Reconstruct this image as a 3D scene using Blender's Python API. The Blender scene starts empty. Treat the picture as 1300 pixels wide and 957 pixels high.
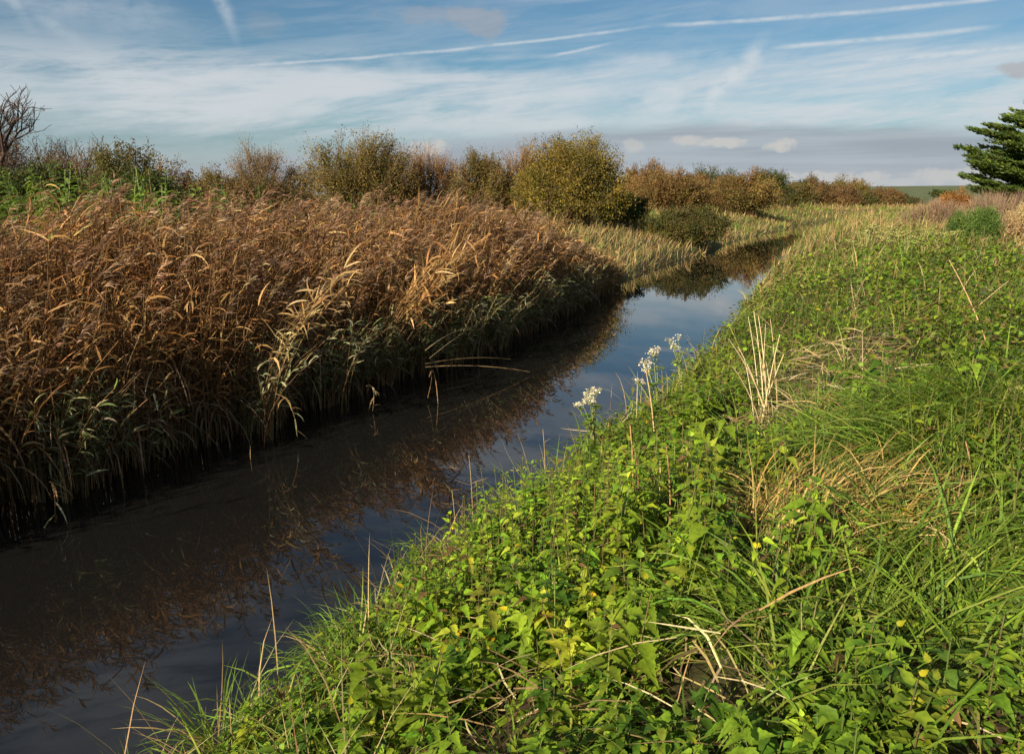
import bpy, math, random
import numpy as np
from math import radians as R, sin, cos, pi
SC = bpy.context.scene
COL = SC.collection
rng = np.random.default_rng(11)
random.seed(11)

# ------------------------------------------------------------------ camera
CAMZ = 2.6
F = 1000.0                       # focal length in pixels of a 1300 px wide frame
PITCH = math.atan((478.5 - 247) / F)
cp, sp = cos(PITCH), sin(PITCH)
cam = bpy.data.cameras.new('camera'); camo = bpy.data.objects.new('camera', cam); COL.objects.link(camo)
cam.sensor_width = 36; cam.lens = 36 * F / 1300; cam.clip_start = .05; cam.clip_end = 8000
camo.location = (0, 0, CAMZ); camo.rotation_euler = (pi / 2 - PITCH, 0, 0)
SC.camera = camo

def ss(a, b, x): t = np.clip((x - a) / (b - a), 0, 1); return t * t * (3 - 2 * t)
def ray(px, py):
    u = px - 650; v = 478.5 - py
    return np.array([u, F * cp + v * sp, v * cp - F * sp])
def at(px, py, z):               # world point of a photo pixel on the level z
    r = ray(px, py); t = (z - CAMZ) / r[2]
    return np.array([0, 0, CAMZ]) + r * t
def pt(px, py, Y):               # world point of a photo pixel at the depth Y
    r = ray(px, py)
    return np.array([0, 0, CAMZ]) + r * (Y / r[1])

# ------------------------------------------------------------------ geometry collectors
def nrm(v): return v / np.maximum(np.linalg.norm(v, axis=-1, keepdims=True), 1e-9)
class Geo:
    def __init__(s): s.V = []; s.Q = []; s.C = []; s.n = 0
    def add(s, V, Q, C):
        V = np.asarray(V, dtype=np.float32).reshape(-1, 3); Q = np.asarray(Q, dtype=np.int64).reshape(-1, 4)
        C = np.asarray(C, dtype=np.float32).reshape(-1, 3)
        s.V.append(V); s.Q.append(Q + s.n); s.C.append(C); s.n += len(V)
    def mesh(s, name, mat, smooth=False):
        V = np.concatenate(s.V); Q = np.concatenate(s.Q); C = np.concatenate(s.C)
        me = bpy.data.meshes.new(name)
        me.vertices.add(len(V)); me.vertices.foreach_set('co', V.ravel())
        me.loops.add(Q.size); me.loops.foreach_set('vertex_index', Q.ravel().astype(np.int32))
        me.polygons.add(len(Q))
        me.polygons.foreach_set('loop_start', (np.arange(len(Q)) * 4).astype(np.int32))
        me.polygons.foreach_set('loop_total', np.full(len(Q), 4, dtype=np.int32))
        if smooth: me.polygons.foreach_set('use_smooth', np.ones(len(Q), dtype=bool))
        a = me.attributes.new('tone', 'FLOAT_COLOR', 'POINT')
        a.data.foreach_set('color', np.concatenate([C, np.ones((len(C), 1), np.float32)], 1).ravel())
        me.update(calc_edges=True)
        me.materials.append(mat)
        return me
    def obj(s, name, mat, parent=None, loc=None, smooth=False):
        o = bpy.data.objects.new(name, s.mesh(name, mat, smooth)); COL.objects.link(o)
        if loc is not None: o.location = loc
        if parent: o.parent = parent
        return o

def grid_quads(N, k, w):         # N sheets of k rows x w columns
    i = np.arange(k - 1)[:, None] * w + np.arange(w - 1)[None]
    q = np.stack([i, i + 1, i + 1 + w, i + w], -1).reshape(-1, 4)
    return (np.arange(N)[:, None, None] * (k * w) + q[None]).reshape(-1, 4)
def bc(C, N, k):
    C = np.asarray(C, dtype=np.float32)
    if C.ndim == 1: C = np.broadcast_to(C, (N, k, 3))
    elif C.ndim == 2: C = np.broadcast_to(C[:, None], (N, k, 3))
    return C
def ribbons(g, P, W, S, C):      # P (N,k,3) spine, W (N,k) half widths, S (N,3) or (N,k,3) side
    N, k = P.shape[:2]
    if N == 0: return
    if S.ndim == 2: S = np.broadcast_to(S[:, None], P.shape)
    V = np.stack([P - S * W[..., None], P + S * W[..., None]], 2)
    C = np.repeat(bc(C, N, k)[:, :, None], 2, 2)
    g.add(V, grid_quads(N, k, 2), C)
def tubes(g, P, Rd, C, m=3):
    N, k = P.shape[:2]
    if N == 0: return
    T = nrm(np.gradient(P, axis=1))
    ref = np.zeros_like(T); ref[..., 0] = .31; ref[..., 1] = .95
    A = nrm(np.cross(T, ref)); B = np.cross(T, A)
    th = np.linspace(0, 2 * pi, m + 1)
    V = P[:, :, None] + Rd[:, :, None, None] * (A[:, :, None] * np.cos(th)[None, None, :, None] + B[:, :, None] * np.sin(th)[None, None, :, None])
    C = np.repeat(bc(C, N, k)[:, :, None], m + 1, 2)
    g.add(V, grid_quads(N, k, m + 1), C)
def leaf_sheets(g, P, D, U, L, W, C, ts=(0, .2, .45, .75, 1), prof=(.15, .85, 1, .55, 0), fold=.35, droop=.3, teeth=0.0):
    N = len(P); k = len(ts)
    if N == 0: return
    t = np.array(ts)[None, :, None]; D = nrm(D); S = nrm(np.cross(D, U)); U = np.cross(S, D)
    L = np.broadcast_to(np.asarray(L, float), (N,)); W = np.broadcast_to(np.asarray(W, float), (N,)); dr = np.broadcast_to(np.asarray(droop, float), (N,))
    M = P[:, None] + D[:, None] * L[:, None, None] * t
    M[..., 2] -= (dr * L)[:, None] * np.array(ts)[None] ** 2
    pw = np.array(prof) * (1 + teeth * ((np.arange(k) % 2) * 2 - 1))
    w = W[:, None] * pw[None]
    up = U[:, None] * (w * fold)[..., None]
    V = np.stack([M - S[:, None] * w[..., None] + up, M, M + S[:, None] * w[..., None] + up], 2)
    C3 = np.repeat(bc(C, N, k)[:, :, None], 3, 2)
    g.add(V, grid_quads(N, k, 3), C3)

def arcs(P, az, L, e0, e1, k, wob=0.0):       # N curved spines: elevation runs from e0 to e1
    N = len(P)
    s = np.linspace(0, 1, k)[None, :-1] + .5 / (k - 1)
    e = e0[:, None] + (e1 - e0)[:, None] * s
    a = az[:, None] + (rng.normal(0, wob, (N, 1)) * s if wob else 0)
    st = np.stack([np.cos(e) * np.cos(a), np.cos(e) * np.sin(a), np.sin(e)], -1) * (L / (k - 1))[:, None, None]
    return np.concatenate([P[:, None], P[:, None] + np.cumsum(st, 1)], 1)
def side_of(az, roll=None):
    S = np.stack([-np.sin(az), np.cos(az), np.zeros_like(az)], -1)
    if roll is not None:
        S = S * np.cos(roll)[:, None]; S[:, 2] += np.sin(roll)
    return S
def pick(pal, n, jit=.15, p=None):
    pal = np.array(pal); c = pal[rng.choice(len(pal), n, p=p)]
    return np.clip(c * np.exp(rng.normal(0, jit, (n, 1))) * (1 + rng.normal(0, .06, (n, 3))), .002, .9)

def vnoise(x, y, seed=0):        # smooth value noise 0..1
    r = np.random.default_rng(seed).random((64, 64))
    xi = np.floor(x).astype(int); yi = np.floor(y).astype(int); fx = x - xi; fy = y - yi
    fx = fx * fx * (3 - 2 * fx); fy = fy * fy * (3 - 2 * fy)
    g = lambda a, b: r[a % 64, b % 64]
    return (g(xi, yi) * (1 - fx) + g(xi + 1, yi) * fx) * (1 - fy) + (g(xi, yi + 1) * (1 - fx) + g(xi + 1, yi + 1) * fx) * fy

# ------------------------------------------------------------------ tags
def tag(o, label=None, cat=None, group=None, kind=None):
    if label: o['label'] = label
    if cat: o['category'] = cat
    if group: o['group'] = group
    if kind: o['kind'] = kind
    return o
def empty(name, loc, rz=0.0):
    o = bpy.data.objects.new(name, None); COL.objects.link(o); o.location = tuple(float(v) for v in loc); o.rotation_euler = (0, 0, rz)
    o.empty_display_size = .2
    return o
def dup(o, loc, rz, scale=1.0, label=None, tilt=(0, 0)):
    c = o.copy(); COL.objects.link(c); c.location = tuple(float(v) for v in loc); c.rotation_euler = (tilt[0], tilt[1], rz)
    c.scale = (scale,) * 3 if np.isscalar(scale) else scale
    if label: c['label'] = label
    for ch in list(o.children):
        d = ch.copy(); COL.objects.link(d); d.parent = c
    return c

# ------------------------------------------------------------------ materials
class N:
    def __init__(s, nt): s.nt = nt
    def new(s, t, **k):
        n = s.nt.nodes.new(t)
        for a, v in k.items(): setattr(n, a, v)
        return n
    def link(s, a, b): s.nt.links.new(a, b)
    def inp(s, sock, v):
        if hasattr(v, 'bl_idname') or isinstance(v, bpy.types.NodeSocket): s.link(v, sock)
        else: sock.default_value = v
    def m(s, op, a, b=None, c=None, clamp=False):
        n = s.new('ShaderNodeMath', operation=op); n.use_clamp = clamp
        s.inp(n.inputs[0], a)
        if b is not None: s.inp(n.inputs[1], b)
        if c is not None: s.inp(n.inputs[2], c)
        return n.outputs[0]
    def smooth(s, x, a, b, lo=0., hi=1.):
        n = s.new('ShaderNodeMapRange', interpolation_type='SMOOTHSTEP')
        s.inp(n.inputs[0], x)
        if a > b: a, b, lo, hi = b, a, hi, lo
        n.inputs[1].default_value = a; n.inputs[2].default_value = b; n.inputs[3].default_value = lo; n.inputs[4].default_value = hi
        return n.outputs[0]
    def mix(s, f, a, b, blend='MIX'):
        n = s.new('ShaderNodeMix', data_type='RGBA', blend_type=blend)
        s.inp(n.inputs[0], f); s.inp(n.inputs[6], a); s.inp(n.inputs[7], b)
        return n.outputs[2]
    def noise(s, vec, scale, detail=4, rough=.55, dist=0.0):
        n = s.new('ShaderNodeTexNoise'); s.link(vec, n.inputs['Vector'])
        n.inputs['Scale'].default_value = scale; n.inputs['Detail'].default_value = detail; n.inputs['Roughness'].default_value = rough
        n.inputs['Distortion'].default_value = dist
        return n.outputs['Fac']
    def comb(s, x, y, z=0.0):
        n = s.new('ShaderNodeCombineXYZ'); s.inp(n.inputs[0], x); s.inp(n.inputs[1], y); s.inp(n.inputs[2], z); return n.outputs[0]

def mat(name):
    m = bpy.data.materials.new(name); m.use_nodes = True; nt = m.node_tree; nt.nodes.clear()
    b = N(nt); out = b.new('ShaderNodeOutputMaterial'); return m, b, out
def veg_mat(name, rough=.5, spec=.35, trans=.35, tint=(1, 1, 1), scale=60.):
    m, b, out = mat(name)
    a = b.new('ShaderNodeAttribute', attribute_name='tone')
    tc = b.new('ShaderNodeTexCoord')
    n = b.noise(tc.outputs['Object'], scale, 3)
    c = b.mix(1.0, a.outputs['Color'], b.comb(b.smooth(n, .25, .75, .72, 1.25), b.smooth(n, .25, .75, .76, 1.22), b.smooth(n, .25, .75, .8, 1.15)), 'MULTIPLY')
    p = b.new('ShaderNodeBsdfPrincipled'); b.link(c, p.inputs['Base Color']); p.inputs['Roughness'].default_value = rough; p.inputs['Specular IOR Level'].default_value = spec
    if trans > 0:
        t = b.new('ShaderNodeBsdfTranslucent'); b.link(b.mix(1.0, c, (*tint, 1), 'MULTIPLY'), t.inputs['Color'])
        mx = b.new('ShaderNodeMixShader'); mx.inputs[0].default_value = trans
        b.link(p.outputs[0], mx.inputs[1]); b.link(t.outputs[0], mx.inputs[2]); b.link(mx.outputs[0], out.inputs[0])
    else: b.link(p.outputs[0], out.inputs[0])
    return m
M_leaf = veg_mat('green_leaf', .5, .2, .38, (1.3, 1.2, .5))
M_dry = veg_mat('dry_leaf', .6, .25, .3, (1.2, 1.05, .8))
M_stem = veg_mat('plant_stem', .6, .25, 0)
M_bark = veg_mat('bark', .85, .15, 0, scale=14.)
M_flower = veg_mat('white_petal', .7, .2, .3)

def ground_mat():
    m, b, out = mat('bank_soil_and_moss')
    tc = b.new('ShaderNodeTexCoord'); P = tc.outputs['Object']
    n1 = b.noise(P, .9, 6, .6); n2 = b.noise(P, 9, 5, .6); n3 = b.noise(P, .02, 4)
    soil = b.mix(b.smooth(n2, .3, .7), (.035, .022, .012, 1), (.085, .055, .028, 1))
    moss = b.mix(b.smooth(n2, .3, .7), (.03, .045, .012, 1), (.075, .085, .022, 1))
    c = b.mix(b.smooth(n1, .4, .6), soil, moss)
    far = b.mix(b.smooth(n3, .4, .6), (.13, .1, .045, 1), (.075, .1, .03, 1))
    geo = b.new('ShaderNodeNewGeometry'); ln = b.new('ShaderNodeVectorMath', operation='LENGTH'); b.link(geo.outputs['Position'], ln.inputs[0])
    c = b.mix(b.smooth(ln.outputs['Value'], 25, 60), c, far)
    p = b.new('ShaderNodeBsdfPrincipled'); b.link(c, p.inputs['Base Color']); p.inputs['Roughness'].default_value = .9; p.inputs['Specular IOR Level'].default_value = .2
    bp = b.new('ShaderNodeBump'); bp.inputs['Strength'].default_value = .6; bp.inputs['Distance'].default_value = .05; b.link(n2, bp.inputs['Height']); b.link(bp.outputs[0], p.inputs['Normal'])
    b.link(p.outputs[0], out.inputs[0]); return m
def water_mat():
    m, b, out = mat('still_peaty_water')
    tc = b.new('ShaderNodeTexCoord'); P = tc.outputs['Object']
    n1 = b.noise(P, 3.0, 3, .5); n2 = b.noise(P, .6, 3, .5)
    p = b.new('ShaderNodeBsdfPrincipled'); p.inputs['Base Color'].default_value = (.008, .0078, .0074, 1)
    p.inputs['Roughness'].default_value = .015; p.inputs['IOR'].default_value = 1.55
    bp = b.new('ShaderNodeBump'); bp.inputs['Strength'].default_value = .025; bp.inputs['Distance'].default_value = .05
    b.link(b.m('ADD', b.m('MULTIPLY', n1, .25), n2), bp.inputs['Height']); b.link(bp.outputs[0], p.inputs['Normal'])
    b.link(p.outputs[0], out.inputs[0]); return m
def field_mat():
    m, b, out = mat('far_field')
    tc = b.new('ShaderNodeTexCoord'); P = tc.outputs['Object']
    n = b.noise(P, .02, 4); n2 = b.noise(P, .15, 4)
    c = b.mix(b.smooth(n2, .3, .7), (.085, .10, .05, 1), (.11, .13, .065, 1))
    sx = b.new('ShaderNodeSeparateXYZ'); b.link(P, sx.inputs[0])
    c = b.mix(b.smooth(b.m('ADD', sx.outputs[1], b.m('MULTIPLY', n, 30)), 425, 420), c, (.26, .21, .12, 1))
    p = b.new('ShaderNodeBsdfPrincipled'); b.link(c, p.inputs['Base Color']); p.inputs['Roughness'].default_value = .95; p.inputs['Specular IOR Level'].default_value = .1
    b.link(p.outputs[0], out.inputs[0]); return m

# ------------------------------------------------------------------ river outline and terrain
LBpx = [(0, 652), (100, 617), (200, 582), (300, 552), (400, 512), (480, 485), (560, 462), (640, 432), (700, 402), (760, 376), (802, 353), (850, 334), (905, 318), (940, 304), (1000, 291), (1036, 283)]
RBpx = [(272, 874), (372, 818), (485, 694), (600, 650), (690, 578), (720, 528), (800, 486), (880, 430), (940, 372), (985, 324), (1012, 301), (1046, 286.5)]
LB = [(-8.6, -3.2), (-6.6, 1.6)] + [tuple(at(x, y, .03)[:2]) for x, y in LBpx] + [(40, 84), (62, 96)]
RB = [(-6.2, -5), (-3.4, 0.4), (-2.0, 2.3)] + [tuple(at(x, y, .36 + .12 * ss(600, 800, x))[:2]) for x, y in RBpx] + [(31, 63), (44, 74), (66, 86)]
def smoothline(p, n=6):
    p = np.array(p); q = np.concatenate([[2 * p[0] - p[1]], p, [2 * p[-1] - p[-2]]]); out = []
    for i in range(1, len(q) - 2):
        for t in np.arange(n) / n:
            a, b, c, d = q[i - 1], q[i], q[i + 1], q[i + 2]
            out.append(.5 * ((2 * b) + (c - a) * t + (2 * a - 5 * b + 4 * c - d) * t * t + (3 * b - a - 3 * c + d) * t ** 3))
    out.append(p[-1]); return np.array(out)
LBs = smoothline(LB, 4); RBs = smoothline(RB, 4)
POLY = np.concatenate([LBs, RBs[::-1]])
def dist_line(x, y, L):
    d = np.full(x.shape, 1e9)
    for a, b in zip(L[:-1], L[1:]):
        e = b - a; t = np.clip(((x - a[0]) * e[0] + (y - a[1]) * e[1]) / (e @ e), 0, 1)
        d = np.minimum(d, (x - a[0] - t * e[0]) ** 2 + (y - a[1] - t * e[1]) ** 2)
    return np.sqrt(d)
def inside(x, y, P):
    r = np.zeros(x.shape, bool); Q = np.roll(P, 1, 0)
    for (x1, y1), (x2, y2) in zip(P, Q):
        c = ((y1 > y) != (y2 > y)); xx = (x2 - x1) * (y - y1) / (y2 - y1 + 1e-12) + x1
        r ^= c & (x < xx)
    return r
def river(x, y):                 # distance to the left bank, to the right bank, in water, on the left side
    dl = dist_line(x, y, LBs); dr = dist_line(x, y, RBs); w = inside(x, y, POLY)
    return dl, dr, w, (dl < dr)
def height(x, y):
    x = np.asarray(x, float); y = np.asarray(y, float)
    dl, dr, w, left = river(x, y)
    n = vnoise(x * .8 + 7, y * .8 + 3, 1) - .5; n2 = vnoise(x * 2.7, y * 2.7, 2) - .5
    n3 = vnoise(x * .06 + 5, y * .06, 8) - .5
    zr = -.1 + .35 * ss(0, .3, dr) + .8 * ss(.2, 2.9, dr) + .2 * ss(4, 14, dr)
    zl = -.12 + .2 * ss(0, .5, dl) + .25 * ss(1, 5, dl) + .65 * ss(4, 9, dl)
    zl2 = -.1 + .35 * ss(0, .4, dl) + .7 * ss(.3, 4, dl)
    zl = zl + (zl2 - zl) * ss(21, 27, y)
    zw = -.1 - .5 * ss(0, .7, np.minimum(dl, dr))
    z = np.where(w, zw, np.where(left, zl, zr) + (n * .16 + n2 * .07) * ss(.1, 1.2, np.minimum(dl, dr)) + n3 * .5 * ss(20, 60, np.hypot(x, y)) )
    return z
def hz(x, y): return float(height(np.array([x]), np.array([y]))[0])

def build_ground():
    r = np.concatenate([[0], np.geomspace(.4, 3500, 300)]); fa = np.linspace(-40, 40, 360); ba = np.linspace(40, 320, 121)[1:-1]
    a = np.radians(np.concatenate([fa, ba])); na = len(a)
    X = r[:, None] * np.sin(a)[None]; Y = r[:, None] * np.cos(a)[None]
    Z = height(X.ravel(), Y.ravel()).reshape(X.shape)
    V = np.stack([X, Y, Z], -1).reshape(-1, 3)
    i = np.arange(len(r) - 1)[:, None] * na; j = np.arange(na)[None]; j2 = (j + 1) % na
    q = np.stack([i + j, i + na + j, i + na + j2, i + j2], -1).reshape(-1, 4)[:, ::-1]
    g = Geo(); g.add(V, q, np.full((len(V), 3), .1))
    tag(g.obj('ground', ground_mat(), smooth=True), kind='structure')
    g = Geo(); s = 140.
    g.add([(-60, -40, 0), (150, -40, 0), (150, 170, 0), (-60, 170, 0)], [(0, 1, 2, 3)], np.zeros((4, 3)))
    tag(g.obj('river_water', water_mat()), kind='structure')
    g = Geo(); n = 60; xs = np.linspace(60, 520, n); ys = np.linspace(390, 720, 24)
    X, Y = np.meshgrid(xs, ys, indexing='ij')
    H = .2 + ss(395, 560, Y) * (6.5 + 2 * ss(150, 330, X)) * ss(60, 170, X) - 1.0 * ss(600, 720, Y) + (vnoise(X / 40, Y / 60, 5) - .5) * 1.2
    i = np.arange(n - 1)[:, None] * 24 + np.arange(23)[None]
    g.add(np.stack([X, Y, H], -1).reshape(-1, 3), np.stack([i, i + 24, i + 25, i + 1], -1).reshape(-1, 4), np.zeros((n * 24, 3)))
    tag(g.obj('hill', field_mat(), smooth=True), kind='structure')
build_ground()

# ------------------------------------------------------------------ scatter helpers
def scatter(n, x0, x1, y0, y1, pow_=1.0):
    """points inside a bounding wedge; uniform in angle, r drawn so that near ground gets more of them (pow_ 1 = even)"""
    a = np.radians(rng.uniform(x0, x1, n)); u = rng.random(n); e = pow_ + 1
    r = (y0 ** e + u * (y1 ** e - y0 ** e)) ** (1 / e)
    return r * np.sin(a), r * np.cos(a)

# ------------------------------------------------------------------ reeds
REED_LEAF = [(.36, .195, .07), (.28, .14, .048), (.45, .28, .12), (.21, .105, .038), (.14, .07, .03)]
REED_GREY = [(.21, .22, .11), (.15, .18, .06), (.26, .25, .13), (.11, .15, .04), (.32, .29, .16)]
REED_STEM = [(.3, .19, .085), (.2, .12, .05), (.36, .25, .12), (.13, .075, .035)]
PLUME = [(.26, .165, .1), (.2, .12, .072), (.31, .205, .125), (.17, .1, .062)]
WIND = .1
def reeds(g, x, y, z, h, lean_az, lean, nl=11, leafpal=REED_LEAF, plume=True, wscale=None, u0=.22, leafl=1.0):
    n = len(x)
    if n == 0: return
    base = np.stack([x, y, z], -1)
    if wscale is None: wscale = np.ones(n)
    ld = np.stack([np.cos(lean_az), np.sin(lean_az), np.zeros(n)], -1)
    def P(u):                     # u (n,) or (n,k)
        u = u if u.ndim == 2 else u[:, None]
        p = base[:, None] + ld[:, None] * (lean * h)[:, None, None] * (u ** 2)[..., None]
        p[..., 2] += h[:, None] * (u - .25 * np.minimum(lean, 1.2)[:, None] ** 2 * u ** 3)
        return p
    u = np.broadcast_to(np.linspace(0, 1, 6), (n, 6))
    sc = pick(REED_STEM, n, .2)
    tubes(g, P(u), np.linspace(.0045, .002, 6)[None] * wscale[:, None], sc)
    # leaves
    ul = np.clip(rng.uniform(u0, .99, (n, nl)) ** .85, u0, .99)
    Pl = P(ul).reshape(-1, 3); m = n * nl
    az = np.where(rng.random(m) < .55, rng.normal(WIND, .8, m), rng.uniform(0, 2 * pi, m))
    L = rng.uniform(.16, .42, m) * leafl * np.repeat(np.clip(h / 2.3, .5, 1.1), nl)
    e0 = rng.uniform(.15, 1.3, m); e1 = e0 - np.where(rng.random(m) < .6, rng.uniform(.1, .9, m), rng.uniform(.8, 2.4, m))
    k = 5
    S = arcs(Pl, az, L, e0, e1, k, .5)
    prof = np.array([.5, 1, .95, .6, 0])
    W = rng.uniform(.0045, .0095, m)[:, None] * prof[None] * np.repeat(wscale, nl)[:, None]
    lc = pick(leafpal, m, .25)
    ribbons(g, S, W, side_of(az, rng.normal(0, .7, m)), lc)
    if plume is not False and plume > 0:
        sel = rng.random(n) < plume; base, h, ld, lean, wscale = base[sel], h[sel], ld[sel], lean[sel], wscale[sel]; n = int(sel.sum())
        if n == 0: return
        nb = 20
        top = P(np.ones((n, 1)))[:, 0]
        paz = rng.normal(WIND, .45, n)
        pl = rng.uniform(.18, .34, n)
        rach = arcs(top, paz, pl, np.full(n, 1.3), rng.uniform(.1, 1.0, n), 5)
        fr = rng.uniform(0, 3.99, (n, nb)); i0 = fr.astype(int); ft = (fr - i0)[..., None]
        ar = np.arange(n)[:, None]
        Pb = (rach[ar, i0] * (1 - ft) + rach[ar, i0 + 1] * ft).reshape(-1, 3); mb = n * nb
        baz = np.repeat(paz, nb) + rng.normal(0, .7, mb)
        S = arcs(Pb, baz, rng.uniform(.06, .15, mb), rng.uniform(.2, 1.2, mb), rng.uniform(-.7, .6, mb), 3)
        W = np.array([.4, 1, .15])[None] * rng.uniform(.0025, .006, mb)[:, None] * np.repeat(wscale, nb)[:, None]
        pc = np.repeat(pick(PLUME, n, .18), nb, 0) * np.exp(rng.normal(0, .15, (mb, 1)))
        ribbons(g, S, W, side_of(baz, rng.normal(0, .8, mb)), pc)

def along_left(n, s0, s1, d0, d1):
    """points beside the left bank line between Y values s0..s1, d metres back from the water"""
    seg = LBs[1:] - LBs[:-1]; ln = np.linalg.norm(seg, axis=1); c = np.concatenate([[0], np.cumsum(ln)])
    keep = [np.interp(s0, LBs[:, 1], c), np.interp(s1, LBs[:, 1], c)]
    s = rng.uniform(keep[0], keep[1], n)
    x = np.interp(s, c, LBs[:, 0]); y = np.interp(s, c, LBs[:, 1]); i = np.clip(np.searchsorted(c, s) - 1, 0, len(seg) - 1)
    t = seg[i] / ln[i][:, None]; nx = np.stack([-t[:, 1], t[:, 0]], -1)      # to the left of the direction of travel
    d = rng.uniform(d0, d1, n)
    return x + nx[:, 0] * d, y + nx[:, 1] * d, d, nx

def reed_height(x, y):
    dl = dist_line(x, y, LBs)
    h = 1.55 + .6 * ss(-.1, 1.3, dl) + (vnoise(x * .7, y * .7, 21) - .5) * .5 + (vnoise(x * 1.9, y * 1.9, 22) - .5) * .35
    return h * (1 - .2 * ss(14, 20, y))

def build_reeds():
    g = Geo()
    # front wall of the bed
    for n, d0, d1, lean_lo, lean_hi in ((5600, -.12, 1.9, .01, .2), (800, -.15, .5, .12, .5)):
        x, y, d, nx = along_left(n, -1.5, 19.6, d0 + .12, d1)
        clump = vnoise(x * 1.5, y * 1.5, 30); k = rng.random(n) < .35 + clump; x, y, d, nx = x[k], y[k], d[k], nx[k]; m = len(x)
        z = np.maximum(height(x, y), -.1); h = reed_height(x, y) * rng.uniform(.72, 1.08, m) 
        az = np.arctan2(-nx[:, 1], -nx[:, 0]) + rng.normal(0, .6, m)
        reeds(g, x, y, z, h, az, rng.uniform(lean_lo, lean_hi, m), 12, plume=.22, wscale=1 + np.clip(y, 0, 30) * .035)
    # the body of the bed behind it
    x, y, d, nx = along_left(4600, -1.5, 19.6, 1.6, 7.2)
    k = (np.abs(np.arctan2(x, np.maximum(y, .01))) < .75) & (d < 7.2 - 3.6 * ss(13, 19, y)); x, y, d = x[k], y[k], d[k]; m = len(x)
    z = height(x, y); h = (2.2 + (vnoise(x * .7, y * .7, 21) - .5) * .5 - .45 * ss(14, 20, y)) * rng.uniform(.84, 1.05, m) - 1.0 * ss(2, 7, d) - .3 * ss(.35, .5, np.arctan2(-x, np.maximum(y, .1))) * ss(1.8, 3.5, d)
    reeds(g, x, y, z, h, rng.normal(WIND, .7, m), rng.uniform(.03, .2, m), 11, plume=.62, wscale=1.1 + np.clip(y, 0, 30) * .04, u0=.5)
    # grey-green low shoots leaning out over the water along the foot of the bed
    x, y, d, nx = along_left(2300, .5, 18.5, -.25, .35); m = len(x)
    k = vnoise(x * 1.2, y * 1.2, 33) > .3; x, y, nx = x[k], y[k], nx[k]; m = len(x)
    reeds(g, x, y, np.maximum(height(x, y), -.06), rng.uniform(.5, 1.25, m), np.arctan2(-nx[:, 1], -nx[:, 0]) + rng.normal(0, .7, m), rng.uniform(.1, .6, m), 8, REED_GREY, False, wscale=1.15 + np.clip(y, 0, 30) * .03, u0=.3)
    # brown dead skirt hanging to the water
    x, y, d, nx = along_left(2600, .5, 19.5, -.1, .5); m = len(x)
    az = np.arctan2(-nx[:, 1], -nx[:, 0]) + rng.normal(0, .9, m)
    P = np.stack([x, y, height(x, y) + rng.uniform(.3, 1.1, m)], -1)
    S = arcs(P, az, rng.uniform(.3, .8, m), rng.uniform(-.2, .9, m), rng.uniform(-1.6, -1.2, m), 5, .3)
    ribbons(g, S, np.array([.6, 1, .8, .5, .1])[None] * rng.uniform(.005, .011, m)[:, None], side_of(az, rng.normal(0, .7, m)), pick([(.2, .12, .06), (.14, .09, .045), (.24, .17, .1)], m, .25))
    o = g.obj('reed_vegetation', M_dry)
    tag(o, 'dense brown reed bed with feathery plumes lining the far side of the water', 'reeds', kind='stuff')
    # paler shorter reeds at the far end of the bed
    g = Geo()
    x, y, d, nx = along_left(1500, 18.8, 23.5, -.05, 2.6); m = len(x)
    z = np.maximum(height(x, y), -.05); h = (1.45 - .65 * ss(19, 23.5, y) + (vnoise(x, y, 3) - .5) * .5) * rng.uniform(.75, 1.1, m)
    pal = [(.42, .29, .12), (.36, .23, .09), (.48, .36, .17), (.26, .17, .07)]
    reeds(g, x, y, z, h, rng.normal(WIND, .8, m), rng.uniform(.03, .25, m), 10, pal, False, wscale=np.full(m, 2.0), u0=.2)
    tag(g.obj('straw_reed_vegetation', M_dry), 'short straw coloured reeds at the far end of the brown reed bed', 'reeds', kind='stuff')
build_reeds()

# ------------------------------------------------------------------ grasses
GRASS = [(.14, .22, .025), (.18, .26, .03), (.10, .17, .022), (.27, .28, .06), (.22, .26, .045)]
STRAW = [(.45, .34, .16), (.36, .25, .11), (.52, .42, .24), (.26, .17, .08)]
DULL = [(.36, .25, .1), (.27, .2, .08), (.44, .33, .15), (.17, .17, .05), (.25, .15, .075), (.13, .15, .035)]
def blades(g, x, y, z, az, L, W, pal, e0=(.9, 1.5), de=(.6, 2.0), k=5, jit=.2, p=None):
    n = len(x)
    if n == 0: return
    S = arcs(np.stack([x, y, z], -1), az, L, rng.uniform(*e0, n), rng.uniform(*e0, n) - rng.uniform(*de, n), k, .35)
    prof = np.interp(np.linspace(0, 1, k), [0, .3, .7, 1], [.7, 1, .75, 0])
    ribbons(g, S, W[:, None] * prof[None], side_of(az, rng.normal(0, .5, n)), pick(pal, n, jit, p))

def patch(px, py, z=1.0):
    return at(px, py, z)[:2]
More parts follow.
